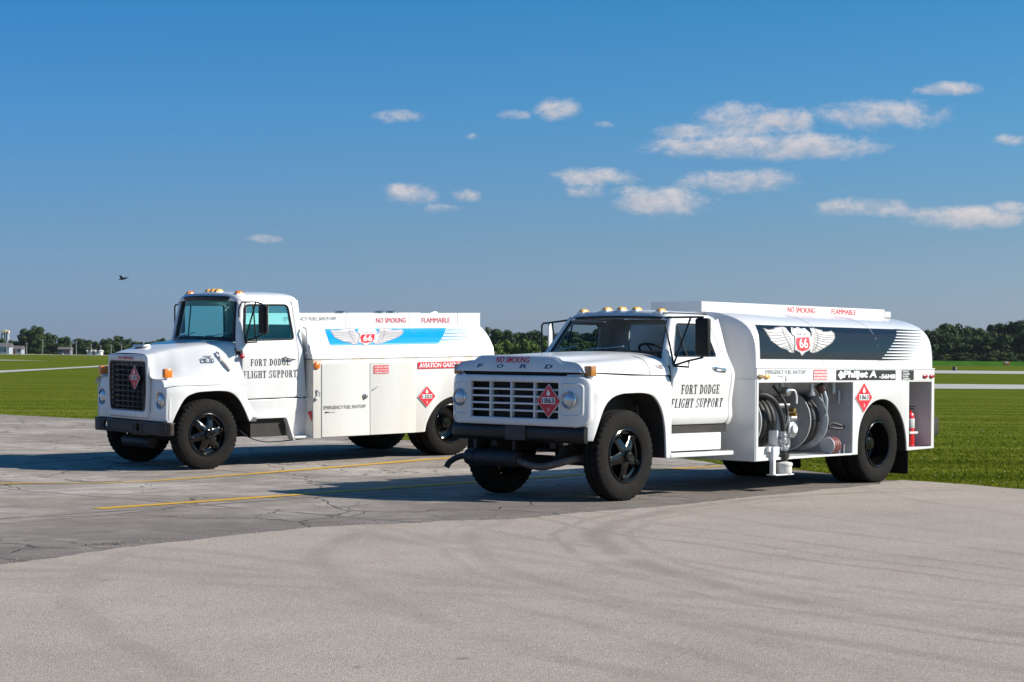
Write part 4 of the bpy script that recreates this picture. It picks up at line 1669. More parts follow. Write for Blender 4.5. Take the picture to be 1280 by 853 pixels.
        if s > 0:
            skirt = sp
    sm = Side(1.104)
    sans('lettering', 'EMERGENCY FUEL SHUTOFF', -2.377, -3.232, 1.363, 1.410, sm, GREYPRINT, skirt)
    sans('lettering', 'PULL', -2.64, -2.76, 1.325, 1.347, sm, GREYPRINT, skirt)
    shape('arrow', [[(-2.80, 1.345), (-2.81, 1.345), (-2.81, 1.30), (-2.822, 1.30), (-2.805, 1.275), (-2.788, 1.30), (-2.80, 1.30)]], sm, GREYPRINT, skirt)
    w_ = shape('warning_sign', [[(-3.39, 1.292), (-3.70, 1.292), (-3.70, 1.412), (-3.39, 1.412)]], sm, RED, skirt)
    for k, tx in enumerate(('NO SMOKING WITHIN', '50 FEET OF THIS UNIT', 'FLAMMABLE LIQUID')):
        z = 1.380 - .037 * k
        shape('warning_bar', [[(-3.395, z - .007), (-3.695, z - .007), (-3.695, z + .0 + .019), (-3.395, z + .019)]], sm, WHITEPRINT, w_, lift=.0025)
        sans('warning_text', tx, -3.405, -3.685, z - .003, z + .015, sm, RED, w_, lift=.005)
    n_ = shape('fuel_sign', [[(-3.90, 1.288), (-5.285, 1.288), (-5.285, 1.412), (-3.90, 1.412)]], sm, BLACKPRINT, skirt)
    shape('fuel_sign_mark', [[(-3.93, 1.35), (-3.99, 1.405), (-4.05, 1.38), (-4.06, 1.35), (-4.05, 1.32), (-3.99, 1.297)]], sm, WHITEPRINT, n_, lift=.003)
    sans('fuel_sign_text', 'Philjet A', -4.05, -4.825, 1.292, 1.405, sm, WHITEPRINT, n_, .045, .1, lift=.003)
    sans('fuel_sign_text', '-56MB', -4.885, -5.275, 1.305, 1.362, sm, WHITEPRINT, n_, .035, .1, lift=.003)
    g_ = shape('notice', [[(-5.44, 1.288), (-5.735, 1.288), (-5.735, 1.412), (-5.44, 1.412)]], sm, BLACKPRINT, skirt)
    for k, tx in enumerate(('SWITCH', 'LOADER', 'FILTER', 'SAMPLE')):
        z = 1.392 - .031 * k
        sans('notice_text', tx, -5.455, -5.60 - .03 * (k % 2), z - .010, z + .012, sm, WHITEPRINT, g_, .03, lift=.003)
    for nm, x, mt in (('marker_lamp', -2.275, RUSTY), ('marker_lamp', -2.41, AMBER), ('tail_marker_lamp', -6.02, REDLENS), ('tail_marker_lamp', -6.185, REDLENS)):
        bm = B()
        rows = []
        for f, k in ((0, 1), (.6, .95), (.9, .7), (1, .3)):
            rows.append([(x + .058 * k * math.cos(a), 1.102 + .03 * f, 1.333 + .026 * k * math.sin(a)) for a in [6.28318 * i / 16 for i in range(16)]])
        V = loft(bm, rows, True)
        bm.faces.new(V[-1])
        done(nm, bm, mt, T)
    placard(skirt, sm, -4.527, 1.072, .19, '1863', 1.06)
    # --- the two compartments
    bm = B()
    box(bm, -4.30, -2.225, .20, .215, .36, 1.28)
    box(bm, -4.305, -4.292, .215, 1.08, .36, 1.28)
    box(bm, -2.232, -2.222, .215, 1.08, .36, 1.28)
    box(bm, -4.292, -2.232, .215, 1.08, .366, .386)
    box(bm, -4.292, -2.232, .215, 1.08, 1.265, 1.28)
    comp = done('compartment', bm, WALLGREY, T, 0)
    bm = B()
    box(bm, -6.25, -5.62, .60, .615, .40, 1.28)
    box(bm, -5.632, -5.620, .615, 1.08, .40, 1.28)
    box(bm, -6.25, -6.205, .615, 1.08, .40, 1.28)
    box(bm, -6.205, -5.632, .615, 1.08, .402, .420)
    box(bm, -6.205, -5.632, .615, 1.08, 1.265, 1.28)
    rc = done('rear_compartment', bm, mat('rear_locker_paint', (.50, .49, .51), .5, 0, 0, 4, .3, (.3, .28, .27)), T, 0)
    bm = B()
    tube(bm, arc_pts([(-5.70, .63, 1.24), (-5.78, .63, 1.0), (-5.95, .635, .92), (-6.02, .63, 1.05), (-6.06, .635, 1.22)], 6), .006, 6)
    tube(bm, arc_pts([(-5.68, .63, .98), (-5.80, .63, .92), (-5.92, .63, .80), (-5.98, .63, .70)], 5), .006, 6)
    done('cable', bm, HOSE, rc)
    done('cable_reel', lathe(B(), [(.001, .0), (.07, .0), (.075, .02), (.06, .05), (.02, .055), (.001, .055)], 24, 'y', (-6.02, .615, .86)), WALLGREY, rc)
    # tank bottom humps seen under the ceiling
    bm = B()
    tube(bm, [(-2.24, .55, 1.33), (-4.28, .55, 1.33)], .24, 24)
    done('tank_belly', bm, WALLGREY, comp, 50)

    def reel(x0, x1, yc, zc, R_):
        bm = B()
        for xx, sgn in ((x0, 1), (x1, -1)):
            lathe(bm, [(.001, 0), (.10, 0), (.11, -.02 * sgn), (R_ - .03, -.018 * sgn), (R_ - .01, -.006 * sgn), (R_, .0), (R_, .014 * sgn), (R_ - .012, .012 * sgn)], 48, 'x', (xx, yc, zc))
        lathe(bm, [(.16, x0), (.16, x1)], 32, 'x', (0, yc, zc))
        r = done('hose_reel', bm, REELGREY, T, 40)
        bm = B()
        w = .046
        n = int((abs(x1 - x0) - .03) / (2 * w))
        for lay in range(3):
            for k in range(n):
                xx = x0 - .03 - w - k * 2 * w - (w * .5 if lay % 2 else 0)
                rr = R_ - .235 + lay * .072
                c = [(xx, yc + rr * math.cos(a), zc + rr * math.sin(a)) for a in [6.28318 * i / 40 for i in range(41)]]
                tube(bm, c, w * .98, 10, False)
        done('hose', bm, HOSE, r, 60)
        bm = B()
        tube(bm, [(x0 + .12, yc, zc), (x1 - .12, yc, zc)], .035, 12)
        done('reel_axle', bm, ALU, r)
        return r
    reel(-2.46, -2.86, .64, .80, .37)
    reel(-3.50, -3.87, .64, .80, .37)
    # white reel stands in front of the reels
    bm = B()
    box(bm, -2.74, -2.235, .96, 1.082, .387, .515, .006)
    box(bm, -2.76, -2.70, .94, 1.06, .515, .70, .006)
    box(bm, -3.79, -3.335, .97, 1.082, .387, .505, .006)
    box(bm, -3.36, -3.335, .94, 1.07, .505, .70, .006)
    box(bm, -3.80, -3.775, .94, 1.07, .505, .73, .006)
    done('reel_stand', bm, WHITE, T)
    # hose over the first reel and down to the coupling
    bm = tube(B(), arc_pts([(-2.34, .86, 1.05), (-2.46, .97, 1.12), (-2.60, 1.04, 1.08), (-2.72, 1.07, .95), (-2.775, 1.085, .80), (-2.785, 1.09, .66)], 6), .032, 12)
    done('delivery_hose', bm, HOSE, T, 60)
    bm = lathe(B(), [(.001, .46), (.04, .46), (.04, .48), (.05, .485), (.05, .51), (.033, .52), (.033, .545), (.058, .555), (.06, .60), (.04, .61), (.04, .63), (.052, .635), (.052, .655), (.038, .66), (.038, .69), (.001, .69)], 20, 'z', (-2.785, 1.09, 0))
    tube(bm, [(-2.785, 1.09, .575), (-2.90, 1.03, .60), (-2.96, .95, .62)], .03, 10)
    tube(bm, [(-2.785, 1.12, .62), (-2.83, 1.17, .68)], .009, 6)
    nz = done('coupling', bm, ALU, T, 40)
    bm = lathe(B(), [(.001, .34), (.045, .34), (.045, .37), (.065, .38), (.065, .43), (.04, .44), (.04, .47), (.001, .47)], 20, 'z', (-2.785, 1.10, 0))
    done('valve', bm, CHASSIS, nz, 40)
    bm = B()
    box(bm, -2.545, -2.49, 1.10, 1.155, .19, .52, .005)
    box(bm, -2.56, -2.43, 1.09, 1.13, .46, .52, .005)
    box(bm, -2.87, -2.49, 1.06, 1.19, .185, .20, .004)
    hb = done('filter_bracket', bm, WHITE, T)
    bm = lathe(B(), [(.001, .20), (.085, .20), (.09, .215), (.09, .29), (.098, .295), (.098, .32), (.085, .33), (.03, .34), (.001, .34)], 28, 'z', (-2.775, 1.115, 0))
    done('filter_bowl', bm, WHITE2, T, 40)
    # pipework, valves and nozzle
    bm = B()
    tube(bm, [(-2.98, .75, .98), (-3.40, .75, .98)], .04, 12)
    tube(bm, [(-3.05, .90, .83), (-3.30, .90, .83)], .045, 14)
    tube(bm, [(-3.10, .85, 1.26), (-3.10, .85, 1.12)], .035, 12)
    lathe(bm, [(.001, -.05), (.05, -.05), (.055, -.02), (.055, .03), (.03, .05), (.001, .05)], 18, 'y', (-3.06, .95, 1.155))
    done('pipework', bm, ALU, comp, 40)
    bm = tube(B(), arc_pts([(-3.05, 1.0, 1.17), (-3.12, 1.02, 1.165), (-3.145, 1.03, 1.10), (-3.15, 1.03, 1.01)], 5), .012, 8)
    done('valve_lever', bm, WHITEPRINT, comp)
    bm = B()
    lathe(bm, [(.001, -.05), (.028, -.05), (.032, 0), (.028, .03), (.001, .03)], 14, 'y', (-3.12, 1.0, .93))
    lathe(bm, [(.001, -.05), (.024, -.05), (.026, 0), (.02, .03), (.001, .03)], 14, 'y', (-3.18, .98, .88))
    done('brass_fitting', bm, BRASS, comp)
    bm = lathe(B(), [(.001, -.09), (.075, -.09), (.08, -.07), (.08, .05), (.095, .055), (.095, .075), (.06, .085), (.001, .085)], 24, 'y', (-3.12, .93, .70))
    tube(bm, [(-3.12, .93, .62), (-3.12, .93, .50), (-2.95, 1.0, .46)], .032, 12)
    tube(bm, [(-3.12, .93, .78), (-3.12, .93, .86)], .03, 12)
    done('meter', bm, ALU, comp, 40)
    done('gauge', lathe(B(), [(.05, -.01), (.052, .015), (.045, .022), (.001, .022)], 20, 'y', (-3.12, 1.02, .71)), WHITEPRINT, comp, 40)
    bm = tube(B(), arc_pts([(-2.92, .85, 1.22), (-3.0, .95, 1.05), (-3.02, .99, .9), (-2.95, 1.02, .78), (-2.86, 1.05, .70)], 5), .016, 8)
    done('vapour_line', bm, HOSE, comp, 60)
    bm = tube(B(), [(-3.55, .98, 1.25), (-3.55, .98, 1.10)], .028, 12)
    lathe(bm, [(.001, -.02), (.045, -.02), (.045, .02), (.001, .02)], 16, 'z', (-3.55, .98, 1.12))
    done('drain_valve', bm, ALU, comp, 40)
    bm = B()
    box(bm, -3.42, -3.10, .50, .75, .46, .78, .01)
    done('pump_box', bm, mat('tan_box', (.20, .17, .13), .6), comp)
    bm = B()
    tube(bm, [(-3.72, .98, 1.23), (-3.76, 1.0, 1.15)], [.06, .05], 14)
    nzz = done('nozzle', bm, mat('nozzle_dark', (.05, .018, .015), .4), T, 40)
    bm = B()
    tube(bm, [(-3.77, 1.0, 1.20), (-3.80, 1.03, 1.05), (-3.80, 1.03, .90), (-3.785, 1.02, .85)], [.02, .026, .02, .022], 12)
    tube(bm, [(-3.72, 1.01, 1.12), (-3.74, 1.04, .98), (-3.77, 1.05, .92)], .008, 6)
    done('nozzle_spout', bm, ALU, nzz, 40)
    bm = B()
    tube(bm, arc_pts([(-4.00, .5, 1.0), (-4.08, .35, .80), (-4.02, .40, .60)], 5), .02, 8)
    tube(bm, arc_pts([(-3.92, .98, .735), (-4.05, .95, .76), (-4.20, .98, .73), (-4.25, 1.0, .715)], 5), .018, 8)
    tube(bm, arc_pts([(-3.92, .98, .71), (-4.06, .95, .70), (-4.16, .98, .69), (-4.25, 1.0, .70)], 5), .016, 8)
    done('bonding_cable', bm, HOSE, comp)
    bm = B()
    for k, xx in enumerate((-3.95, -3.99, -4.03, -4.07)):
        c = [(xx, .97 + .085 * math.cos(a), .49 + .085 * math.sin(a)) for a in [6.28318 * i / 26 for i in range(27)]]
        tube(bm, c, .020, 8, False)
    done('static_reel', bm, mat('red_cable', (.24, .09, .08), .5), comp, 50)
    done('static_reel_flange', lathe(B(), [(.001, 0), (.10, 0), (.105, -.01), (.10, -.02), (.001, -.02)], 26, 'x', (-3.92, .97, .49)), WALLGREY, comp, 50)
    bm = B()
    for x, y in ((-4.10, 1.03), (-4.22, 1.02)):
        tube(bm, [(x, y, .39), (x, y, .50)], .014, 8)
    tube(bm, [(-4.16, .9, 1.26), (-4.16, .9, 1.12)], .03, 10)
    tube(bm, [(-4.24, .93, 1.16), (-4.24, .93, .99)], .022, 10)
    done('stanchion', bm, ALU, comp)
    # --- flap, rear bumper and hoses behind
    for s in (1, -1):
        bm = box(B(), -5.672, -5.655, s * .55, s * 1.075, .085, .80, .003)
        done('mudflap', bm, RUBBER, T)
    bm = box(B(), -6.52, -6.29, -1.03, 1.03, .56, .79, .01)
    done('rear_bumper', bm, CHASSIS, T)
    bm = B()
    box(bm, -6.2, -2.3, -1.04, .19, .62, 1.26)
    done('inner_body', bm, CHASSIS, T)  # dark fill under the tank, added so light does not shine through
    # --- fire extinguisher stands in the rear locker: a thing of its own
    X = root('fire_extinguisher', 'red fire extinguisher strapped upright in the rear locker of the jet fuel tanker', 'fire extinguisher', M_R @ Matrix.Translation((-5.99, .90, .4205)))
    bm = lathe(B(), [(.001, 0), (.060, 0), (.066, .012), (.067, .03), (.067, .38), (.058, .42), (.035, .445), (.022, .455), (.022, .48), (.001, .48)], 28, 'z')
    done('cylinder', bm, REDPAINT, X, 50)
    done('instruction_label', lathe(B(), [(.0675, .24), (.0685, .242), (.0685, .36), (.0675, .362)], 28, 'z'), mat('label_grey', (.55, .54, .54), .5), X, 50)
    bm = B()
    box(bm, -.012, .012, -.02, .07, .482, .495, .003)
    box(bm, -.010, .010, -.02, .085, .515, .527, .003)
    tube(bm, [(0, 0, .46), (0, 0, .52)], .016, 10)
    done('handle', bm, CHASSIS, X)
    bm = tube(B(), arc_pts([(.02, 0, .47), (.085, .01, .46), (.095, .02, .36), (.090, .03, .15), (.085, .04, .08)], 5), .010, 8)
    done('hose', bm, HOSE, X, 60)
    bm = lathe(B(), [(.071, .165), (.073, .165), (.073, .195), (.071, .195)], 28, 'z')
    box(bm, -.095, .115, .066, .074, .165, .195, .003)
    done('strap', bm, WHITE2, X, 50)
    return T


build_jet_truck()


# ------------------------------------------------------------------ fuel truck with closed cabinets and blue stripe
def build_gas_truck():
    T = root('fuel_truck', 'white aviation gasoline tanker with blue winged stripe and closed side cabinets', 'truck', M_L, 'airport refuelling trucks')
    YL = smoothtab([(.36, .90), (.60, .925), (.80, .945), (.93, .952), (1.0, .950), (1.3, .955), (1.50, .962), (1.60, .955), (1.70, .925), (2.0, .880), (2.25, .835), (2.32, .80)], 80)

    def yl(z):
        return interp(YL, z)
    dm = Side(YL)
    # --- hood and fender tops in one pressed shell
    st = {
        .645: [(0, 1.562), (.25, 1.560), (.44, 1.550), (.52, 1.520), (.552, 1.40), (.575, 1.262), (.66, 1.228), (.86, 1.215), (.93, 1.18), (.955, 1.12)],
        .50: [(0, 1.60), (.26, 1.597), (.46, 1.585), (.545, 1.552), (.585, 1.42), (.62, 1.292), (.72, 1.252), (.90, 1.238), (.965, 1.20), (.99, 1.14)],
        .3: [(0, 1.645), (.27, 1.642), (.50, 1.628), (.60, 1.592), (.665, 1.46), (.73, 1.335), (.82, 1.278), (.94, 1.25), (.985, 1.205), (1.0, 1.14)],
        -.1: [(0, 1.702), (.3, 1.698), (.58, 1.685), (.71, 1.648), (.79, 1.53), (.85, 1.41), (.91, 1.32), (.965, 1.265), (.99, 1.21), (1.0, 1.14)],
        -.53: [(0, 1.745), (.3, 1.742), (.66, 1.725), (.80, 1.685), (.880, 1.59), (.918, 1.47), (.942, 1.36), (.962, 1.28), (.975, 1.21), (.98, 1.14)]}
    ks = sorted(st)

    def hp(x):
        for a, b in zip(ks, ks[1:]):
            if x <= b + 1e-9:
                t = (x - a) / (b - a)
                return [(p[0] + (q[0] - p[0]) * t, p[1] + (q[1] - p[1]) * t) for p, q in zip(st[a], st[b])]
    import bisect

    def cr(a, b, c, d, t):
        return .5 * (2 * b + (c - a) * t + (2 * a - 5 * b + 4 * c - d) * t * t + (3 * b - a - 3 * c + d) * t ** 3)
    stations = []
    for i_ in range(len(ks) - 1):
        q = [st[ks[max(0, min(len(ks) - 1, i_ + o_))]] for o_ in (-1, 0, 1, 2)]
        for t_ in (0, .2, .4, .6, .8) + ((1,) if i_ == len(ks) - 2 else ()):
            stations.append((ks[i_] + (ks[i_ + 1] - ks[i_]) * t_, [(cr(q[0][k][0], q[1][k][0], q[2][k][0], q[3][k][0], t_), cr(q[0][k][1], q[1][k][1], q[2][k][1], q[3][k][1], t_)) for k in range(10)]))
    rows = []
    for x, pr in stations:
        sm_ = [(p.x, p.y) for p in arc_pts([(a, b, 0) for a, b in pr], 4)]
        sm_[0] = (0, sm_[0][1])
        rows.append([(x, y, z) for y, z in sym(sm_)])
    bm = B()
    loft(bm, rows)
    hood = done('hood', bm, WHITE, T, 50)
    done('hood_vent', box(B(), .28, .40, -.35, -.05, 1.632, 1.668, .012), ALU, hood)
    done('engine', box(B(), -.5, .52, -.50, .50, .60, 1.42, .03), CHASSIS, T)
    # --- fender sides
    arch = arc_pts([(-.535, .640, 0), (-.46, .80, 0), (-.35, .965, 0), (-.20, 1.035, 0), (.0, 1.052, 0), (.24, 1.05, 0), (.38, 1.015, 0), (.50, .92, 0), (.60, .77, 0), (.675, .62, 0)], 5)
    arch = [(p.x, p.y) for p in arch]
    out = [(.80, .617), (.80, .70), (.66, .90), (.585, 1.05), (.56, 1.15), (.52, 1.165), (-.40, 1.170), (-.57, 1.14), (-.615, 1.10), (-.62, .70), (-.60, .65)]
    for s in (1, -1):
        bm = fill2d([arch + out], .03, .007, 2)
        cut(bm, fr(-.61, .79, .06), fr(.62, 1.21, .05))

        def fm(u, v, w):
            y = .992 - .008 * sstep(1.10, 1.22, v) + .010 * math.exp(-((v - 1.05) / .05) ** 2)
            if u < -.35:
                y -= .050 * ((-.35 - u) / .27) ** 2
            if u > .4:
                y -= .05 * sstep(.4, .8, u)
            return (-u, s * (y - .015 + w), v)
        warp(bm, fm)
        fd = done('fender', bm, WHITE, T, 30)
        bm = B()
        loft(bm, [[(-u, s * .965, v) for u, v in arch], [(-u, s * .50, v) for u, v in arch]])
        loft(bm, [[(-u, s * .50, v) for u, v in arch], [(-u, s * .50, .5) for u, v in arch]])
        done('wheel_well', bm, CHASSIS, fd, 40)
        sig = done('turn_signal', box(B(), .50, .62, s * .845, s * .925, 1.245, 1.365, .015), ORANGE, T)
        done('bracket', tube(B(), [(.56, s * .88, 1.20), (.56, s * .88, 1.25)], .04, 10), WHITE, sig)
    # --- front: headlight pods, lower valance, grille shell
    outl = rpoly([(-.965, .655), (.965, .655), (.965, 1.18), (.90, 1.222), (.56, 1.232), (.56, .78), (-.56, .78), (-.56, 1.232), (-.90, 1.222), (-.965, 1.18)], [.06, .06, .04, .06, .01, .01, .01, .01, .06, .04])
    hl = [ellipse(s * .802, .94, .112, .112, 24)[::-1] for s in (1, -1)]
    bm = fill2d([outl] + hl, .06, .016, 3)
    cut(bm, fr(-.96, .96, .07), [])
    warp(bm, lambda u, v, w: (.605 + w - .055 * max(0, (abs(u) - .80) / .17) ** 2 - .02 * sstep(1.0, 1.23, v), u, v))
    fp = done('front_panel', bm, WHITE, T, 40)
    for s in (1, -1):
        bm = fill2d([rrect(s * .802 - .13, s * .802 + .13, .81, 1.07, .05), ellipse(s * .802, .94, .095, .095, 24)[::-1]], .01, .002)
        warp(bm, lambda u, v, w: (.60 + w, u, v))
        done('headlight_pocket', bm, WHITE, fp, 40)
        headlight(T, .605, s * .802, .94, .090)
    g_out = rpoly([(-.535, .69), (.535, .69), (.555, 1.0), (.548, 1.545), (-.548, 1.545), (-.555, 1.0)], [.05, .05, .05, .075, .075, .05])
    g_in = rpoly([(-.475, .785), (.475, .785), (.505, 1.1), (.49, 1.452), (-.49, 1.452), (-.505, 1.1)], [.06, .06, .1, .055, .055, .1])
    bm = fill2d([g_out, g_in[::-1]], .08, .022, 3)
    cut(bm, fr(-.55, .55, .08), [])
    warp(bm, lambda u, v, w: (.632 + w + .012 * (1 - (u / .55) ** 2), u, v))
    gs = done('grille_shell', bm, WHITE, T, 40)
    decal('warning', fitbox(text_bm('NO SMOKING', .02, 1, .1), -.21, .20, 1.475, 1.518), Front(.692), RED, gs)
    g_fr = rpoly([(-.46, .80), (.46, .80), (.488, 1.1), (.475, 1.437), (-.475, 1.437), (-.488, 1.1)], [.05, .05, .1, .05, .05, .1])
    bm = fill2d([g_in, g_fr[::-1]], .03, .005)
    warp(bm, lambda u, v, w: (.660 + w, u, v))
    gf = done('grille_frame', bm, GRILLEBROWN, gs, 40)
    for k in range(9):
        z = .80 + .637 * (k + .5) / 9
        w = .475
        done('grille_slat', box(B(), .628, .655, -w, w, z - .008, z + .008, .003), GRILLEBROWN if k > 7 else BLACK, gs)
    for k in range(7):
        y = -.475 + .95 * (k + .5) / 7
        done('grille_post', box(B(), .622, .650, y - .007, y + .007, .80, 1.437, .002), BLACK, gs)
    for y0, y1 in ((-.475, -.345), (.345, .475)):      # tarnished outer blanks
        for k in range(9):
            z = .80 + .637 * k / 9
            done('grille_blank', box(B(), .610, .632, y0, y1, z + .010, z + .062, .003), GRILLEBROWN, gs)
    done('grille_blank', box(B(), .610, .640, -.35, .35, 1.385, 1.432, .003), GRILLEBROWN, gs)
    done('radiator', box(B(), .55, .60, -.50, .50, .74, 1.48), CHASSIS, T)
    placard(T, Front(.700), -.255, 1.235, .165, '1203', .93)
    # --- bumper with oval tow holes and cut-outs
    out_b = rpoly([(-1.03, .475), (1.03, .475), (1.03, .650), (-1.03, .650)], .02)
    hb = [rrect(c - .055, c + .055, .515, .615, .05)[::-1] for c in (-.60, .31)]
    bm = fill2d([out_b] + hb, .05, .008)
    cut(bm, fr(-1.03, 1.03, .1), [])
    warp(bm, lambda u, v, w: (.665 + w - .10 * max(0, (abs(u) - .86) / .17) ** 2, u, v))
    bp = done('bumper', bm, GRILLEBROWN if False else mat('brown_black_paint', (.040, .031, .026), .5, 0, 0, 10, .4, (.085, .066, .055), spec=.3), T, 40)
    for u0, u1 in ((-1.0, -.70), (-.49, .20), (.42, .98)):
        bm = fill2d([rrect(u0, u1, .502, .625, .02), rrect(u0 + .012, u1 - .012, .514, .613, .015)[::-1]], .004)
        warp(bm, lambda u, v, w: (.693 + w - .10 * max(0, (abs(u) - .86) / .17) ** 2, u, v))
        done('bumper_rib', bm, CHASSIS, bp, 0)
    done('bumper_top', box(B(), .48, .655, -.95, .95, .628, .646, .004), MATS['brown_black_paint'], bp)
    bm = B()
    box(bm, .66, .67, -.64, -.56, .535, .56, .002)
    done('tow_hook', bm, CHROME, bp)
    bm = lathe(B(), [(.001, -.36), (.07, -.36), (.08, -.34), (.08, .38), (.07, .40), (.001, .40)], 24, 'y', (.50, 0, .355))
    done('muffler', bm, STEEL, T, 50)
    # --- cab
    bm = B()
    rp = [(0, 2.402), (.3, 2.398), (.55, 2.386), (.68, 2.366), (.76, 2.335), (.80, 2.30), (.815, 2.262)]
    rows = []
    for x, dz, k in ((-.545, -.08, .25), (-.535, -.065, .55), (-.54, -.045, .85), (-.57, -.022, 1), (-.65, -.006, 1), (-.8, 0, 1), (-1.1, 0, 1), (-1.35, -.003, 1), (-1.48, -.015, 1), (-1.545, -.04, 1), (-1.565, -.09, 1)):
        rows.append([(x - .06 * (y / .815) ** 2 * (1 if x > -.9 else 0), y, 2.262 + (z + dz - 2.262) * k if k < 1 else max(2.255, z + dz * (1 - .6 * (y / .815) ** 2))) for y, z in sym(rp)])
    loft(bm, rows)
    done('cab_roof', bm, WHITE, T, 50)
    half = [(yl(z) - .012, z) for z in (.69, .85, 1.0, 1.25, 1.5, 1.6, 1.7, 1.9, 2.1, 2.28)]
    full = half + [(-y, z) for y, z in half[::-1]]
    bm = fill2d([full, rrect(-.66, .66, 1.74, 2.20, .07)[::-1]], .03, .004)
    warp(bm, lambda u, v, w: (-1.55 + w, u, v))
    done('rear_wall', bm, WHITE, T, 40)
    bm = fill2d([rrect(-.66, .66, 1.74, 2.20, .07)], .004)
    warp(bm, lambda u, v, w: (-1.55 + w, u, v))
    done('rear_window', bm, GLASST, T, 0)
    bm = B()
    box(bm, -1.52, -.50, -.90, .90, .92, .96)
    box(bm, -.56, -.50, -.90, .90, .96, 1.62)
    box(bm, -1.525, -1.515, -.86, .86, .96, 1.70)
    done('cab_floor', bm, INTERIOR, T)
    bm = B()
    loft(bm, [[(-.66, y, 2.34) for y in (-.7, 0, .7)], [(-1.5, y, 2.34) for y in (-.7, 0, .7)]])
    done('headliner', bm, INTERIOR, T)
    done('dashboard', box(B(), -.80, -.54, -.80, .80, 1.50, 1.69, .03), INTERIOR, T)
    bm = B()
    box(bm, -1.45, -1.05, -.75, .75, 1.15, 1.35, .04)
    box(bm, -1.48, -1.36, -.75, .75, 1.30, 1.72, .05)
    done('seat', bm, INTERIOR, T)
    steering(T, (-.95, .42, 1.72), .22, RAD(-25))
    bm = B()
    cp = st[-.53]
    loft(bm, [[(-.53, y, z) for y, z in sym(cp)], [(-.58, y, min(z, 1.725)) for y, z in sym(cp)], [(-.62, y * .95, min(z, 1.715)) for y, z in sym(cp)]])
    done('cowl', bm, WHITE, T, 50)
    bm = B()
    rows = windshield(bm, 1.735, 2.30, .775, .705, -.545, -.635, .115)
    ws = done('windshield', bm, GLASSW, T, 50)
    loop = rows[0] + [r[-1] for r in rows[1:-1]] + rows[-1][::-1] + [r[0] for r in rows[-2:0:-1]]
    done('windshield_seal', tube(B(), loop + [loop[0]], .034, 8, False), GASKET, ws)
    for s in (1, -1):
        bm = tube(B(), [(-.56, s * .90, 1.58), (-.575, s * .862, 1.72), (-.61, s * .815, 2.0), (-.66, s * .768, 2.28)], [.06, .055, .052, .05], 12)
        done('pillar', bm, WHITE, T, 50)
        dl = rpoly([(.575, .93), (1.452, .93), (1.470, 1.60), (1.435, 2.262), (.70, 2.262), (.60, 1.72), (.565, 1.55), (.56, 1.18)], [.05, .05, .1, .05, .05, .05, .05, .05])
        wl = rpoly([(.62, 1.728), (1.425, 1.738), (1.372, 2.215), (.685, 2.215)], [.03, .05, .06, .06])
        bm = fill2d([dl, wl[::-1]], .04, .007, 2)
        cut(bm, [.8, 1.0, 1.2], fr(.94, 2.25, .04))
        warp(bm, lambda u, v, w: (-u, s * (yl(v) - .018 + w), v))
        d = done('door', bm, WHITE, T, 35)
        bm = fill2d([wl], .004)
        cut(bm, [], fr(1.73, 2.21, .06))
        warp(bm, lambda u, v, w: (-u, s * (yl(v) - .022 + w), v))
        done('window_pane', bm, GLASST, d, 0)
        bm = tube(B(), [(-u, s * (yl(v) - .004), v) for u, v in wl + wl[:1]], .014, 6, False)
        tube(bm, [(-.815, s * (yl(1.73) - .010), 1.73), (-.815, s * (yl(2.21) - .010), 2.21)], .010, 6)
        done('window_seal', bm, GASKET, d)
        bm = B()
        box(bm, -1.43, -1.36, s * .955, s * .980, 1.455, 1.50, .01)
        tube(bm, [(-1.22, s * .975, 1.485), (-1.26, s * 1.01, 1.487), (-1.40, s * 1.0, 1.475)], .012, 8)
        done('handle', bm, ALU, d)
        # cab corner and the lower cab side
        cl = rpoly([(1.46, .93), (1.62, .93), (1.555, 1.55), (1.550, 2.275), (1.445, 2.275), (1.478, 1.60)], [.01, .02, .02, .02, .01, .05])
        bm = fill2d([cl], .036, .007, 2)
        cut(bm, [], fr(.94, 2.27, .05))
        warp(bm, lambda u, v, w: (-u, s * (yl(v) - .018 + w), v))
        done('cab_corner', bm, WHITE, T, 35)
        ll = rpoly([(.70, .685), (1.28, .685), (1.34, .40), (1.60, .385), (1.66, .60), (1.625, .915), (.66, .915), (.625, .90)], .012)
        bm = fill2d([ll], .036, .006, 2)
        cut(bm, [], fr(.4, .91, .05))
        warp(bm, lambda u, v, w: (-u, s * (yl(v) - .018 + w), v))
        done('lower_side', bm, WHITE, T, 35)
        # step well: white tread, dark box, end plate and the lower step
        stp = done('step', box(B(), -1.27, -.745, s * .86, s * 1.02, .655, .688, .008), WHITE, T)
        done('step_well', box(B(), -1.27, -.70, s * .55, s * .94, .40, .655), CHASSIS, stp)
        bm = B()
        V = [bm.verts.new(p) for p in ((-1.235, s * .90, .64), (-1.235, s * 1.03, .64), (-1.345, s * 1.03, .345), (-1.345, s * .90, .345), (-1.26, s * .90, .645), (-1.26, s * 1.03, .645), (-1.375, s * 1.03, .345), (-1.375, s * .90, .345))]
        for f in ((0, 1, 2, 3), (7, 6, 5, 4), (0, 4, 5, 1), (1, 5, 6, 2), (2, 6, 7, 3), (3, 7, 4, 0)):
            bm.faces.new([V[i] for i in f])
        done('step_end_plate', bm, WHITE, stp, 0)
        done('lower_step', box(B(), -1.66, -1.36, s * .88, s * 1.04, .360, .392, .006), WHITE, T)
        if s > 0:
            joined('door_lettering', [warp(fitbox(serif_bm('FORT DODGE'), .69, 1.328, 1.376, 1.474), lambda u, v, w: dm(u, v))], BLACKPRINT, d)
            joined('door_lettering', [warp(fitbox(serif_bm('FLIGHT SUPPORT'), .574, 1.446, 1.208, 1.312), lambda u, v, w: dm(u, v))], BLACKPRINT, d)
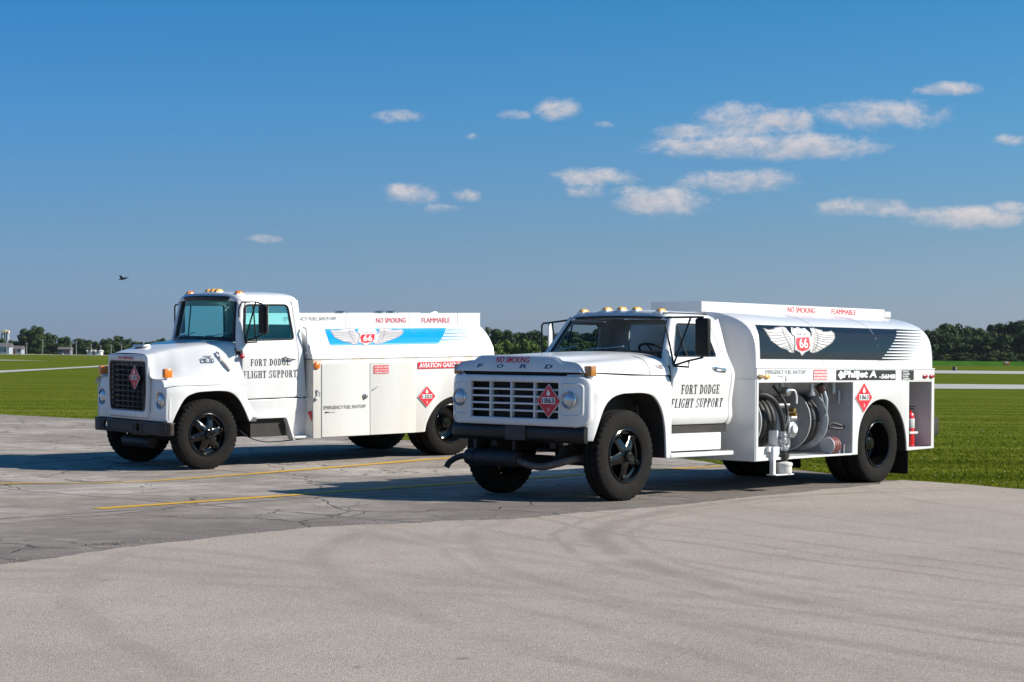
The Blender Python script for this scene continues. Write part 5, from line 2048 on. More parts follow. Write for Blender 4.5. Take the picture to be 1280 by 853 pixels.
    # badge, hood latch, pillar lamp, grab rail, door chain
    def hy(x, z):
        best = min(stations, key=lambda q: abs(q[0] - x))[1]
        t_ = sorted((b, a) for a, b in best)
        return interp(t_, z)

    def hs(u, v, w=0):
        return (-u, hy(-u, v) + .007 + w, v)
    bm = tube(B(), arc_pts([(-.17, hy(-.17, 1.695) - .01, 1.695), (-.22, hy(-.22, 1.67), 1.67), (-.27, hy(-.27, 1.56) + .001, 1.56), (-.31, hy(-.31, 1.45) + .001, 1.45), (-.36, hy(-.36, 1.34) + .001, 1.34), (-.41, hy(-.41, 1.22) + .001, 1.22)], 5), .0035, 6)
    done('panel_seam', bm, GASKET, hood)
    bd = shape('badge', [rrect(-.175, -.005, 1.432, 1.492, .008, 2)], hs, mat('blue_grey_badge', (.20, .25, .31), .4), hood, fr(1.432, 1.492, .012))
    shape('badge_top', [rrect(-.145, -.04, 1.505, 1.528, .004, 2)], hs, MATS['wing_line_print'], bd, None)
    decal('badge_number', fitbox(text_bm('800'), .03, .155, 1.445, 1.482), hs, SILVERPRINT, bd, None, .003)
    bm = B()
    tube(bm, [(-.23, hy(-.23, 1.575) + .01, 1.575), (-.25, hy(-.25, 1.54) + .03, 1.545), (-.265, hy(-.265, 1.5) + .02, 1.50)], .012, 8)
    done('hood_latch_loop', bm, ALU, hood)
    y_ = hy(-.28, 1.485)
    bm = box(B(), -.31, -.25, y_ - .02, y_ + .025, 1.45, 1.52, .01)
    tube(bm, [(-.285, hy(-.285, 1.46) + .018, 1.46), (-.325, hy(-.325, 1.40) + .02, 1.40), (-.37, hy(-.37, 1.32) + .018, 1.32)], .020, 8)
    done('hood_latch', bm, mat('tan_latch', (.62, .59, .54), .5), hood)
    disc_lamp(T, 'pillar_lamp', -.555, .958, 1.515, .032, REDLENS)
    bm = tube(B(), arc_pts([(-1.575, .94, 1.90), (-1.580, .99, 1.885), (-1.585, .995, 1.86), (-1.61, .995, 1.58), (-1.61, .985, 1.55), (-1.60, .95, 1.54)], 4), .014, 8)
    done('grab_rail', bm, WHITEPRINT, T, 60)
    for y in (-.653, -.12, 0, .12, .653):
        z = interp([(a, b) for a, b in rp], abs(y)) - .006
        lb = done('roof_lamp', lamp_bm(-.70, y, z, .12, .09, .045), ORANGE if abs(y) > .5 else AMBER, T)
        done('lamp_base', box(B(), -.765, -.635, y - .05, y + .05, z - .02, z + .006, .004), WHITE, lb)
    wiper(T, (-.43, .10, 1.745), (-.44, .42, 1.79), (-.435, .10, 1.752))
    wiper(T, (-.43, -.55, 1.745), (-.43, -.28, 1.795), (-.46, -.56, 1.752))
    mirror(T, (-.78, 1.16, 2.02), .17, .40, [
        [(-.76, 1.16, 2.23), (-.70, 1.08, 2.255), (-.62, .86, 2.255), (-.58, .84, 2.15), (-.575, .86, 2.05)], [(-.76, 1.16, 1.81), (-.70, 1.10, 1.77), (-.60, .965, 1.715)],
        [(-.70, 1.08, 2.25), (-.60, .965, 1.715)], [(-.76, 1.26, 2.20), (-.76, 1.26, 1.84), (-.76, 1.2, 1.81)], [(-.70, 1.10, 1.77), (-.70, 1.11, 1.71), (-.60, .965, 1.70)]])
    mirror(T, (-.85, -1.14, 2.0), .10, .40, [
        [(-.80, -1.26, 1.82), (-.80, -1.26, 2.19), (-.80, -1.24, 2.215), (-.80, -1.10, 2.225), (-.70, -.84, 2.22)], [(-.80, -1.26, 1.82), (-.80, -1.22, 1.80), (-.70, -.92, 1.74)]])
    # --- wheels and running gear
    for s in (1, -1):
        wheel(T, 0, s * .875, s, False, .475, .285, 6)
        wheel(T, -4.08, s * .965, s, True, .475, .285, hubmat=RUSTY)
    bm = tube(B(), [(0, -.78, .47), (0, -.4, .38), (0, .4, .38), (0, .78, .47)], .05, 10)
    done('front_axle', bm, CHASSIS, T)
    bm = tube(B(), [(-4.08, -.75, .475), (-4.08, .75, .475)], .075, 12)
    lathe(bm, [(.001, -.2), (.13, -.16), (.2, -.05), (.2, .05), (.13, .16), (.001, .2)], 20, 'y', (-4.08, 0, .475))
    tube(bm, [(-4.0, 0, .5), (-.9, 0, .58)], .045, 10)
    done('rear_axle', bm, CHASSIS, T)
    bm = B()
    for s in (1, -1):
        box(bm, -4.9, .60, s * .38, s * .46, .52, .76)
    for x in (.1, -1.0, -1.5, -3.2, -4.7):
        box(bm, x - .05, x + .05, -.38, .38, .56, .74)
    box(bm, -1.2, -.2, -.25, .25, .36, .8, .05)
    done('frame', bm, CHASSIS, T)
    done('air_tank', tube(B(), [(-.85, .62, .50), (-1.25, .62, .50)], .11, 18), CHASSIS, T, 50)
    bm = tube(B(), arc_pts([(-.56, .80, .55), (-.66, .9, .42), (-.90, .93, .335), (-1.2, .93, .325), (-1.62, .98, .36), (-1.72, 1.0, .39)], 6), .008, 6)
    done('hanging_cable', bm, HOSE, T)
    # --- tank with flat-sided rail
    cs = [(0, 1.935), (.70, 1.935), (.742, 1.938), (.742, 2.094), (.757, 2.094), (.757, 1.893), (.80, 1.872), (.89, 1.806), (.965, 1.737), (1.025, 1.66), (1.068, 1.58), (1.098, 1.49), (1.100, 1.462)]
    full = [(-y, z) for y, z in cs[::-1][:-1]] + cs
    XF, XR = -1.615, -4.88
    bm = B()
    rows = [[(x, y, z) for y, z in full] for x in (XF, -2.4, -3.2, -4.0, XR)]
    V = loft(bm, rows)
    bm.faces.new(V[0])
    bm.faces.new(V[-1])
    for a, b in zip(V, V[1:]):
        bm.faces.new((a[0], a[-1], b[-1], b[0]))
    tank = done('tank', bm, WHITE, T, 32)
    for x in (-2.42, -3.55, -4.45):
        bm = tube(B(), [(x, y, z) for y, z in cs[4:]], .004, 6)
        done('weld_seam', bm, WHITE, tank)
    ct = [(1.462, 1.10), (1.49, 1.098), (1.58, 1.068), (1.66, 1.025), (1.737, .965), (1.806, .89), (1.872, .80), (1.893, .757)]
    tm = Side(ct, .006)
    VS = fr(1.60, 1.885, .025)
    shape('stripe', [[(-1.965, 1.645), (-1.96, 1.70), (-1.985, 1.80), (-2.03, 1.88), (-4.20, 1.874), (-3.86, 1.645)]], tm, BLUEV, tank, VS)
    pale = mat('pale_blue_vinyl', (.42, .60, .80), .4)
    for k in range(10):
        z = 1.652 + .215 * k / 9
        x0 = -3.87 - .335 * k / 9
        shape('speed_line', [[(x0, z - .007), (x0 - .46, z - .001), (x0 - .46, z + .001), (x0, z + .007)]], tm, pale if k % 2 else BLUEV, tank, fr(z - .007, z + .007, .007), -.002)
    shape('swoosh', [[(-1.95, 1.596), (-3.75, 1.612), (-4.2, 1.626), (-3.75, 1.622), (-1.945, 1.608)]], tm, BLUEV, tank, [1.6, 1.61, 1.62])
    emblem(tank, tm, -2.615, 1.758, .86, .74, VS, mat('pinkish_wing_print', (.55, .52, .52), .5), MATS['wing_line_print'], -.55)
    rm_ = Side(.757)
    sans('lettering', 'EMERGENCY FUEL SHUTOFF', -1.36, -2.25, 1.995, 2.045, rm_, GREYPRINT, tank)
    sans('lettering', 'NO SMOKING', -2.95, -3.485, 1.955, 2.027, rm_, RED, tank)
    sans('lettering', 'FLAMMABLE', -3.775, -4.30, 1.952, 2.024, rm_, RED, tank)
    for x in (-2.55, -3.25, -3.45):
        done('vent_cap', lathe(B(), [(.10, 2.06), (.10, 2.115), (.08, 2.125), (.001, 2.128)], 20, 'z', (x, .45, 0)), ALU, T)
    bm = B()
    for y in (-.45, .62):
        tube(bm, arc_pts([(-4.87, y, 2.08), (-4.95, y, 2.10), (-5.02, y, 2.05), (-5.02, y, 1.97), (-4.96, y, 1.92), (-4.88, y, 1.92)], 4), .022, 10)
        pass
    done('ladder_top', bm, ALU, T, 50)
    # rear tank end hook rail and the body box
    arc2 = arc_pts([(3.565, .372, 0), (3.60, .50, 0), (3.70, .66, 0), (3.86, .80, 0), (4.09, .868, 0), (4.32, .80, 0), (4.48, .66, 0), (4.58, .50, 0), (4.62, .38, 0)], 5)
    arc2 = [(p.x, p.y) for p in arc2]
    for s in (1, -1):
        outl = [(1.615, .355)] + [(3.50, .368)] + arc2 + [(4.882, .385), (4.882, 1.456), (1.615, 1.456)]
        bm = fill2d([outl], .022, .004, 1)
        cut(bm, [2, 2.5, 3, 3.5, 4, 4.5], [])
        warp(bm, lambda u, v, w: (-u, s * (1.106 + w), v))
        sk = done('side_skirt', bm, WHITE2, T, 40)
        bm = B()
        loft(bm, [[(-u, s * 1.10, v) for u, v in arc2], [(-u, s * .55, v) for u, v in arc2]])
        done('wheel_arch', bm, CHASSIS, sk, 40)
        done('drip_rail', box(B(), -4.885, -1.60, s * 1.104, s * 1.126, 1.452, 1.466, .004), WHITE2, sk)
        for (u0, u1) in ((1.752, 2.570), (2.580, 3.385)):
            bm = fill2d([rrect(u0, u1, .366, 1.395, .015)], .014, .003)
            warp(bm, lambda u, v, w: (-u, s * (1.1215 + w), v))
            dd = done('cabinet_door', bm, WHITE2, sk, 40)
            if s > 0 and u0 < 2:
                d1 = dd
            elif s > 0:
                d2 = dd
        if s > 0:
            skirt = sk
    bm = B()
    box(bm, -1.635, -1.612, -1.09, 1.095, .36, 1.45)
    done('front_bulkhead', bm, WALLGREY if False else WHITE2, T, 0)
    done('rear_bulkhead', box(B(), -4.875, -4.86, -1.09, 1.09, .40, 1.45), WHITE2, T, 0)
    done('inner_body', box(B(), -3.5, -1.64, -1.08, 1.08, .42, 1.44), CHASSIS, T)
    sm = Side(1.1225)
    sm1 = Side(1.1305)
    sans('lettering', 'EMERGENCY FUEL SHUTOFF', -1.779, -2.500, .755, .802, sm1, BLACKPRINT, d1)
    shape('arrow', [[(-1.79, .712), (-1.83, .728), (-1.83, .718), (-1.88, .718), (-1.88, .706), (-1.83, .706), (-1.83, .696)]], sm1, BLACKPRINT, d1)
    sans('lettering', 'PULL', -1.90, -1.98, .70, .724, sm1, GREYPRINT, d1)
    bm = lathe(B(), [(.001, 0), (.042, 0), (.042, .014), (.03, .02), (.001, .022)], 20, 'y', (-2.49, 1.129, .925))
    box(bm, -2.50, -2.48, 1.14, 1.165, .89, .96, .004)
    done('door_latch', bm, ALU, d1)
    bm = tube(B(), [(-2.62, 1.14, 1.005), (-2.70, 1.15, 1.055), (-2.74, 1.14, 1.075)], .008, 6)
    done('door_stay', bm, ALU, d2)
    w_ = shape('warning_sign', [[(-2.64, 1.235), (-2.90, 1.235), (-2.90, 1.352), (-2.64, 1.352)]], sm1, RED, d2)
    for k, tx in enumerate(('NO SMOKING WITHIN', '50 FEET OF THIS UNIT', 'FLAMMABLE LIQUID')):
        z = 1.320 - .037 * k
        sans('warning_text', tx, -2.65, -2.89, z - .008, z + .017, sm1, WHITEPRINT, w_, .02, lift=.003)
    a_ = shape('fuel_sign', [[(-3.43, 1.288), (-4.62, 1.288), (-4.62, 1.384), (-3.43, 1.384)]], sm, RED, skirt)
    sans('fuel_sign_text', 'AVIATION GASOLINE 100LL', -3.45, -4.52, 1.302, 1.372, sm, WHITEPRINT, a_, .03, .15, lift=.003)
    placard(skirt, sm, -3.588, .882, .160, '1203', 1.03)
    disc_lamp(T, 'marker_lamp', -1.672, 1.118, 1.372, .050, ORANGE)
    bm = B()
    V = [bm.verts.new(p) for p in ((-1.605, 1.00, .72), (-1.605, 1.085, .735), (-1.605, 1.09, .60), (-1.605, 1.055, .66))]
    bm.faces.new(V)
    V2 = [bm.verts.new((p.co.x + .012, p.co.y, p.co.z)) for p in V]
    bm.faces.new(V2[::-1])
    for i in range(4):
        bm.faces.new((V[i], V2[i], V2[(i + 1) % 4], V[(i + 1) % 4]))
    done('red_tag', bm, REDPAINT, T, 0)
    bm = B()
    tube(bm, [(-1.665, 1.125, 1.03), (-1.70, 1.15, .99), (-1.69, 1.16, .94)], .012, 8)
    box(bm, -1.665, -1.635, 1.118, 1.145, .88, .93, .004)
    done('cabinet_hasp', bm, ALU, T)
    bm = B()
    tube(bm, [(-1.56, .95, .905), (-1.62, 1.10, .905)], .007, 6)
    done('door_chain', bm, ALU, T)
    return T


build_gas_truck()


# ------------------------------------------------------------------ far things
def bearing(px, dist, py=None):
    """a spot on the plain at a bearing given in photo columns"""
    return Vector(((px - 640) / 2503 * dist, dist, 0))


def foliage_mat(name, c0, c1, c2):
    m = bpy.data.materials.new(name)
    m.use_nodes = True
    t = NT(m.node_tree)
    b = t.n['Principled BSDF']
    oi = t.new('ShaderNodeObjectInfo')
    tc = t.new('ShaderNodeTexCoord').outputs['Object']
    f = t.math('ADD', t.noise(tc, .55, 4, .6), t.math('MULTIPLY', t.math('SUBTRACT', oi.outputs['Random'], .5), .22))
    t.l.new(t.ramp(f, [(.32, c0), (.52, c1), (.72, c2)]), b.inputs['Base Color'])
    b.inputs['Roughness'].default_value = .7
    b.inputs['Specular IOR Level'].default_value = .15
    return m


LEAF_D = foliage_mat('dark_foliage', (.022, .042, .011), (.040, .070, .016), (.068, .100, .026))
LEAF_L = foliage_mat('light_foliage', (.045, .085, .014), (.075, .125, .022), (.115, .160, .035))
BARK = mat('bark', (.09, .07, .05), .9)


def crown_mesh(seed, H, Rw, nl, leaves, base, size):
    rs = random.Random(seed)
    lobes = []
    for k in range(nl):
        f = (k + .5) / nl
        zz = base + (H - base) * (.04 + .86 * f)
        rad = Rw * (1 - .55 * max(0, f - .45) ** 1.2) * rs.uniform(.35, .75)
        a = rs.uniform(0, 6.283)
        lr = Rw * rs.uniform(.30, .50) * (1 - .35 * f)
        lobes.append((Vector((rad * math.cos(a), rad * math.sin(a), zz)), lr))
    lobes.append((Vector((0, 0, base + (H - base) * .5)), Rw * .62))
    lobes.append((Vector((rs.uniform(-.3, .3) * Rw, 0, H - Rw * .36)), Rw * .36))
    V, Fc = [], []
    tot = sum(r * r for _, r in lobes)
    for c, r in lobes:
        for _ in range(int(leaves * r * r / tot)):
            d = Vector((rs.gauss(0, 1), rs.gauss(0, 1), rs.gauss(0, 1))).normalized()
            p = c + Vector((d.x, d.y, d.z * .85)) * r * rs.uniform(.72, 1.10)
            if p.z < base * .6:
                continue
            n = (d + Vector((rs.gauss(0, .28), rs.gauss(0, .28), rs.gauss(0, .28)))).normalized()
            u, v = frame_of(n)
            s = size * rs.uniform(.5, 1.25)
            a = rs.uniform(0, 6.283)
            u, v = u * math.cos(a) + v * math.sin(a), v * math.cos(a) - u * math.sin(a)
            i = len(V)
            V += [p - u * s, p - v * s * .55 + n * s * .15, p + u * s, p + v * s * .6 + n * s * .1]
            Fc.append((i, i + 1, i + 2, i + 3))
    me = bpy.data.meshes.new('crown')
    me.from_pydata([tuple(v) for v in V], [], Fc)
    return me


def trunk_mesh(seed, H, Rw):
    rs = random.Random(seed)
    bm = B()
    tube(bm, [(0, 0, -.3), (.05, 0, H * .25), (0, .1, H * .6)], [.045 * H * .5, .035 * H * .5, .012 * H], 8)
    for k in range(5):
        a = k * 1.3 + rs.random()
        z = H * (.22 + .07 * k)
        tube(bm, [(0, 0, z), (Rw * .5 * math.cos(a), Rw * .5 * math.sin(a), z + H * .2)], [.012 * H, .004 * H], 6)
    bmesh.ops.recalc_face_normals(bm, faces=bm.faces[:])
    me = bpy.data.meshes.new('trunk')
    bm.to_mesh(me)
    bm.free()
    return me


PROTO = []
for i, (H, Rw, nl, lv, bs, sz) in enumerate(((11, 4.6, 20, 3600, .4, .46), (12, 3.8, 20, 3400, .4, .44), (10, 5.2, 22, 3800, .3, .46), (13, 4.2, 22, 3600, .5, .44), (4.6, 2.8, 12, 1500, .1, .32), (3.8, 3.1, 12, 1500, .1, .32))):
    PROTO.append((H, Rw, crown_mesh(40 + i, H, Rw, nl, lv, bs, sz), trunk_mesh(60 + i, H, Rw)))
for k, p in enumerate(PROTO):
    p[3].materials.append(BARK)
    p[2].materials.append(LEAF_D if k < 4 else LEAF_L)


def tree(px, dist, h, wide, k, label, group, name='broadleaf_tree', cat='tree'):
    H, Rw, cm, tm_ = PROTO[k]
    o = root(name, label, cat, None, group)
    o.location = bearing(px, dist)
    o.rotation_euler = (0, 0, rnd.uniform(0, 6.28))
    o.scale = (wide / (2 * Rw), wide / (2 * Rw), h / H)
    for nm, me in (('trunk', tm_), ('crown', cm)):
        c = bpy.data.objects.new(nm, me)
        COL.objects.link(c)
        c.parent = o
    return o


def build_far():
    # right: the dark wood behind the crop field
    lab = 'dark leafy tree in the wood behind the bright crop field'
    grp = 'trees of the wood behind the crop field'
    for (px, top, w, k) in ((1128, 410, 9, 0), (1150, 412, 9, 2), (1168, 411, 8, 0), (1183, 405, 9, 1), (1194, 405, 7, 3), (1206, 410, 9, 2), (1219, 411, 9, 0), (1233, 414, 9, 2), (1247, 405, 9, 3), (1258, 403, 9, 0), (1272, 402, 10, 1), (1287, 400, 10, 3), (1305, 404, 10, 0), (1330, 402, 11, 2),
                            (1175, 418, 8, 2), (1200, 420, 9, 0), (1226, 420, 9, 3), (1252, 417, 9, 2), (1280, 416, 9, 0)):
        d = 705 + rnd.uniform(-8, 25) if top < 415 else 690
        h = (446 + .0103 * (px - 640) + 5.5 - top) * d / 2503
        tree(px, d, h, w * 1.25, k, lab, grp)
    for px in range(1160, 1300, 13):
        tree(px + rnd.uniform(-4, 4), 684, rnd.uniform(3.4, 5.0), rnd.uniform(6.5, 8.5), rnd.choice((0, 2)), 'low dark bush at the foot of the wood', 'bushes at the foot of the wood', 'bush', 'bush')
    # middle: seen between the trucks and through the cab of the jet fuel tanker
    for (px, top, w, k) in ((600, 414, 9, 0), (618, 411, 8, 2), (632, 413, 8, 0), (650, 416, 8, 1), (663, 414, 8, 2), (678, 418, 8, 0), (694, 418, 9, 2), (712, 414, 8, 3), (726, 416, 9, 0), (744, 414, 9, 1), (756, 408, 8, 3), (770, 409, 7, 1), (788, 415, 9, 0), (806, 412, 9, 2), (826, 415, 9, 0)):
        d = 640 + rnd.uniform(-10, 20)
        h = (446 + .0103 * (px - 640) + 5.5 - top) * d / 2503
        tree(px, d, h, w * 1.25, k, 'dark green tree rising behind the pale bushes between the two tankers', 'trees between the two tankers')
    for px in list(range(596, 850, 11)):
        d = 500 + rnd.uniform(-12, 20)
        tree(px + rnd.uniform(-3, 3), d, rnd.uniform(3.9, 5.4), rnd.uniform(5.5, 7.5), rnd.choice((4, 5)), 'yellow-green bush in the sunlit row between the two tankers', 'sunlit bushes between the two tankers', 'bush', 'bush')
    # left: scattered trees over the edge of the airfield
    for (px, top, w, k, lb) in ((-14, 424, 26, 0, ''), (2, 424, 10, 2, ''), (18, 427, 14, 2, ''), (32, 412, 20, 0, 'tall round-headed dark tree beside the pale houses'), (46, 408, 18, 3, 'tallest dark tree on the far edge of the airfield'), (62, 418, 18, 2, ''), (82, 422, 18, 0, ''), (104, 425, 22, 2, ''), (120, 428, 14, 0, ''), (134, 424, 15, 0, ''), (148, 421, 17, 1, ''), (158, 425, 13, 2, ''), (172, 428, 16, 0, ''), (188, 428, 15, 2, ''), (204, 424, 14, 0, ''), (218, 427, 13, 2, ''),
                               (236, 427, 15, 0, ''), (252, 425, 15, 2, ''), (268, 424, 14, 0, ''), (282, 425, 16, 1, ''), (300, 426, 15, 0, ''), (320, 425, 15, 2, ''), (340, 427, 15, 0, ''), (360, 425, 15, 2, '')):
        d = 850 + rnd.uniform(-15, 25)
        h = (446 + .0103 * (px - 640) + 4.6 - top) * d / 2503
        tree(px, d, h, w * d / 2503 * 1.5, k, lb or 'low dark tree on the far left edge of the airfield', 'trees on the far edge of the airfield')
    for px in range(-30, 400, 17):
        tree(px + rnd.uniform(-5, 5), 1050 + rnd.uniform(-20, 20), rnd.uniform(5.0, 6.6), rnd.uniform(11, 14), rnd.choice((0, 2)), 'low tree in the distant hedge line beyond the far road', 'trees of the distant hedge line')
    # the wood and the tree belt go on behind the trucks and past the frame
    for px in list(range(846, 1122, 15)) + list(range(1350, 1560, 18)):
        d = 700 + rnd.uniform(-10, 25)
        tree(px + rnd.uniform(-4, 4), d, rnd.uniform(9.0, 12.0), rnd.uniform(10, 13), rnd.choice((0, 1, 2, 3)), 'dark leafy tree in the belt that goes on behind the tankers', 'trees of the belt behind the tankers')
    for px in list(range(384, 592, 16)):
        d = 700 + rnd.uniform(-10, 25)
        tree(px + rnd.uniform(-4, 4), d, rnd.uniform(6.5, 8.5), rnd.uniform(9, 12), rnd.choice((0, 2)), 'dark leafy tree in the belt that goes on behind the tankers', 'trees of the belt behind the tankers')
    # houses
    roof = mat('house_roof', (.12, .11, .11), .8)
    wallm = mat('house_siding', (.36, .40, .46), .7)
    pane = mat('house_window', (.05, .06, .08), .2)
    doorm = mat('house_door', (.25, .10, .07), .6)

    def house(px, d, w, dp, hw, hr, label, wm=wallm, rm=roof):
        o = root('house', label, 'house')
        o.location = bearing(px, d)
        done('wall', box(B(), -w / 2, w / 2, -dp / 2, dp / 2, 0, hw), wm, o, 0)
        bm = B()
        a = [bm.verts.new(p) for p in ((-w / 2 - .4, -dp / 2 - .4, hw), (w / 2 + .4, -dp / 2 - .4, hw), (w / 2 + .4, dp / 2 + .4, hw), (-w / 2 - .4, dp / 2 + .4, hw), (-w / 2 - .4, 0, hw + hr), (w / 2 + .4, 0, hw + hr))]
        for f in ((0, 1, 5, 4), (2, 3, 4, 5), (0, 4, 3), (1, 2, 5), (0, 3, 2, 1)):
            bm.faces.new([a[i] for i in f])
        done('roof', bm, rm, o, 0)
        for k in range(3):
            x = -w / 2 + w * (k + .5) / 3
            if k == 1:
                done('door', box(B(), x - .5, x + .5, -dp / 2 - .06, -dp / 2 + .02, 0, 2.0), doorm, o, 0)
            else:
                done('window', box(B(), x - .6, x + .6, -dp / 2 - .06, -dp / 2 + .02, 1.0, 2.1), pane, o, 0)
        return o
    house(2, 830, 8, 7, 3.0, 1.6, 'pale blue-white house with grey roof at the edge of the airfield', wallm)
    house(20, 836, 6, 6, 2.2, 1.3, 'small dark-roofed house beside the pale blue-white house', mat('grey_siding', (.34, .35, .40), .7))
    house(82, 838, 5, 5, 2.2, 1.0, 'low purplish shed beneath the round trees', mat('mauve_siding', (.22, .17, .22), .7))
    house(119, 835, 5.5, 6, 1.5, .6, 'low white building with flat roof among the far poles', mat('white_siding', (.72, .72, .72), .6), mat('white_roof', (.7, .7, .7), .6))
    # elevator tower with bright caps
    o = root('elevator_tower', 'tall grey elevator tower with bright caps above the pale house', 'tower')
    o.location = bearing(6.5, 900)
    capm = mat('bright_cap', (.85, .66, .45), .4)
    conc = mat('grey_silo', (.34, .36, .40), .7)
    for x, h in ((-1.0, 9.2), (1.0, 9.2)):
        done('shaft', tube(B(), [(x, 0, 0), (x, 0, h)], .85, 14), conc, o, 40)
    for x in (-1.0, .1, 1.3):
        done('cap', box(B(), x - .5, x + .5, -.9, .9, 9.2, 10.6 + .3 * math.sin(x * 3), .1), capm, o)
    # poles along the far road
    grey = mat('pole_grey', (.30, .30, .29), .6)
    for px, top in ((8.5, 427), (33.5, 430), (53.5, 425.5), (89, 430), (95.5, 427), (114, 431), (126, 432), (139, 431), (152, 430)):
        d = 800
        h = (441 - top) * d / 2503 + 1.2
        o = root('utility_pole', 'thin pale pole standing by the far road', 'pole', None, 'poles by the far road')
        o.location = bearing(px, d)
        done('post', tube(B(), [(0, 0, 0), (0, 0, h)], [.12, .09], 8), grey, o, 40)
        done('crossarm', box(B(), -.7, .7, -.06, .06, h - .5, h - .35), grey, o, 0)
    o = root('utility_pole', 'single grey pole standing before the dark wood', 'pole')
    o.location = bearing(1264, 690)
    done('post', tube(B(), [(0, 0, 0), (0, 0, 7.6)], [.20, .16], 8), grey, o, 40)
    done('crossarm', box(B(), -.5, .5, -.06, .06, 6.9, 7.05), grey, o, 0)
    # markers on the grass
    o = root('runway_marker', 'orange and white marker standing at the edge of the crop field', 'marker')
    o.location = bearing(1258.5, 540)
    done('orange_board', box(B(), -.85, .85, -.06, .06, .35, 1.25, .02), mat('marker_orange', (.55, .13, .03), .5), o, 0)
    done('white_board', box(B(), -.5, .5, -.13, -.07, .85, 1.2, .02), WHITEPRINT, o, 0)
    done('leg', box(B(), -.05, .05, -.03, .03, 0, .36), grey, o, 0)
    o = root('runway_light', 'small dark runway light with pale side on the strip', 'light')
    o.location = bearing(1193.5, 292)
    done('body', box(B(), -.28, .10, -.2, .2, 0, .62, .05), CHASSIS, o)
    done('pale_side', box(B(), .105, .30, -.18, .18, 0, .5, .04), WALLGREY, o)
    o = root('runway_marker', 'white and orange marker on the far left grass', 'marker')
    o.location = bearing(79, 640)
    done('white_board', box(B(), -.28, .28, -.05, .05, .25, .85, .02), WHITEPRINT, o, 0)
    done('orange_board', box(B(), -.55, -.30, -.05, .05, .25, .75, .02), MATS['marker_orange'], o, 0)
    done('leg', box(B(), -.05, .05, -.03, .03, 0, .26), grey, o, 0)
    # a bird crossing the sky
    bm = B()
    rows = []
    for x, r in ((-.14, .004), (-.10, .02), (-.02, .034), (.06, .030), (.10, .020), (.125, .022), (.15, .008)):
        rows.append([(x, r * math.cos(a), r * math.sin(a)) for a in [6.28318 * k / 8 for k in range(8)]])
    loft(bm, rows, True)
    bt = [bm.verts.new(p) for p in ((-.12, -.01, 0), (-.12, .01, 0), (-.22, .035, .0), (-.22, -.035, .0))]
    bm.faces.new(bt)
    bird = done('bird', bm, mat('dark_plumage', (.03, .03, .035), .7), None, 50)
    tag(bird, 'small dark bird flying above the far trees', 'bird')
    d = 62
    bird.location = ((153 - 640) / 2503 * d, d, CAM_H + (440 - 349) / 2503 * d)
    bird.rotation_euler = (.1, .12, 2.7)
    for s in (1, -1):
        bm = B()
        rows = []
        for f, ch, z in ((0, .075, 0), (.35, .085, .05), (.7, .06, .075), (1, .012, .06)):
            y = s * (.02 + .21 * f)
            x0 = .03 - .05 * f
            rows.append([(x0 + ch * .5, y, z), (x0, y, z + .008), (x0 - ch * .6, y, z)])
        loft(bm, rows)
        done('wing', bm, MATS['dark_plumage'], bird, 50)


build_far()


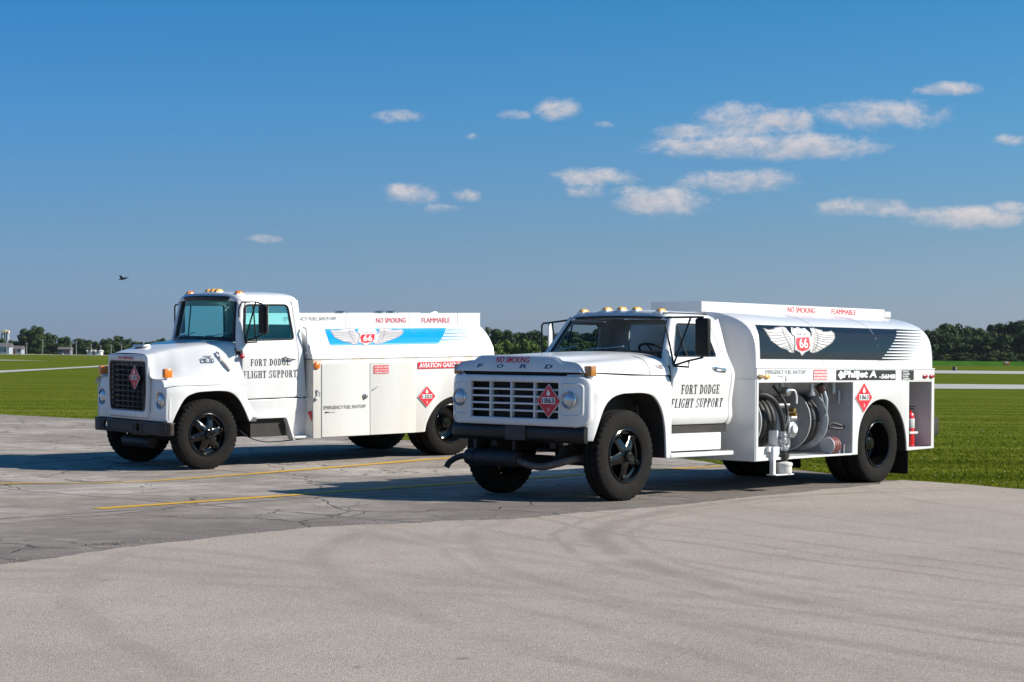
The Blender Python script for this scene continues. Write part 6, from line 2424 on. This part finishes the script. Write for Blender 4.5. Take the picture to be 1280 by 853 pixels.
# ------------------------------------------------------------------ pieces that stand apart become parts of their own
def split_pieces(o, gap=.004):
    bm = bmesh.new()
    bm.from_mesh(o.data)
    bm.verts.ensure_lookup_table()
    seen = [-1] * len(bm.verts)
    comps = []
    for v in bm.verts:
        if seen[v.index] >= 0:
            continue
        st_ = [v]
        seen[v.index] = len(comps)
        c = [v.index]
        while st_:
            a = st_.pop()
            for e in a.link_edges:
                b = e.other_vert(a)
                if seen[b.index] < 0:
                    seen[b.index] = len(comps)
                    c.append(b.index)
                    st_.append(b)
        comps.append(c)
    bbs = []
    for c in comps:
        co = [bm.verts[i].co for i in c]
        bbs.append(([min(p[k] for p in co) - gap for k in range(3)], [max(p[k] for p in co) + gap for k in range(3)]))
    par = list(range(len(comps)))

    def find(i):
        while par[i] != i:
            i = par[i]
        return i
    for i in range(len(comps)):
        for j in range(i):
            if all(bbs[i][0][k] <= bbs[j][1][k] and bbs[j][0][k] <= bbs[i][1][k] for k in range(3)):
                par[find(i)] = find(j)
    groups = {}
    for i in range(len(comps)):
        groups.setdefault(find(i), set()).update(comps[i])
    if len(groups) < 2:
        bm.free()
        return
    gl = list(groups.values())
    for g in gl[1:]:
        b2 = bm.copy()
        b2.verts.ensure_lookup_table()
        bmesh.ops.delete(b2, geom=[v for v in b2.verts if v.index not in g], context='VERTS')
        me = bpy.data.meshes.new(o.name)
        b2.to_mesh(me)
        b2.free()
        n = bpy.data.objects.new(o.name.split('.')[0], me)
        me.materials.append(o.data.materials[0])
        COL.objects.link(n)
        n.parent = o.parent
        n.matrix_local = o.matrix_local.copy()
    bmesh.ops.delete(bm, geom=[v for v in bm.verts if v.index not in gl[0]], context='VERTS')
    bm.to_mesh(o.data)
    bm.free()


for o in list(bpy.data.objects):
    if o.type == 'MESH' and o.name.split('.')[0] in ('reel_stand', 'horn_box', 'leaf_spring', 'stanchion', 'bumper_bracket', 'hatch', 'ladder_top', 'hanger', 'bonding_cable', 'brass_fitting', 'step_tread', 'pipework', 'cable', 'cabinet_hasp', 'cab_floor'):
        split_pieces(o)

for o in list(bpy.data.objects):
    if o.name.split('.')[0] in ('door_lettering', 'lettering'):
        split_pieces(o, .017 if o.name.startswith('door') else .008)


# ------------------------------------------------------------------ the air
def build_haze():
    m = bpy.data.materials.new('haze_air')
    m.use_nodes = True
    t = NT(m.node_tree)
    t.n.clear()
    o = t.new('ShaderNodeOutputMaterial')
    v = t.new('ShaderNodeVolumePrincipled')
    v.inputs['Color'].default_value = (.80, .88, 1, 1)
    v.inputs['Density'].default_value = .00003
    v.inputs['Anisotropy'].default_value = .2
    t.l.new(v.outputs[0], o.inputs['Volume'])
    h = done('haze', box(B(), -3600, 3600, -900, 3600, -1.4, 17), m, None, 0)
    h['kind'] = 'stuff'
    h['label'] = 'thin blue summer haze over the airfield'
    h['category'] = 'haze'


build_haze()
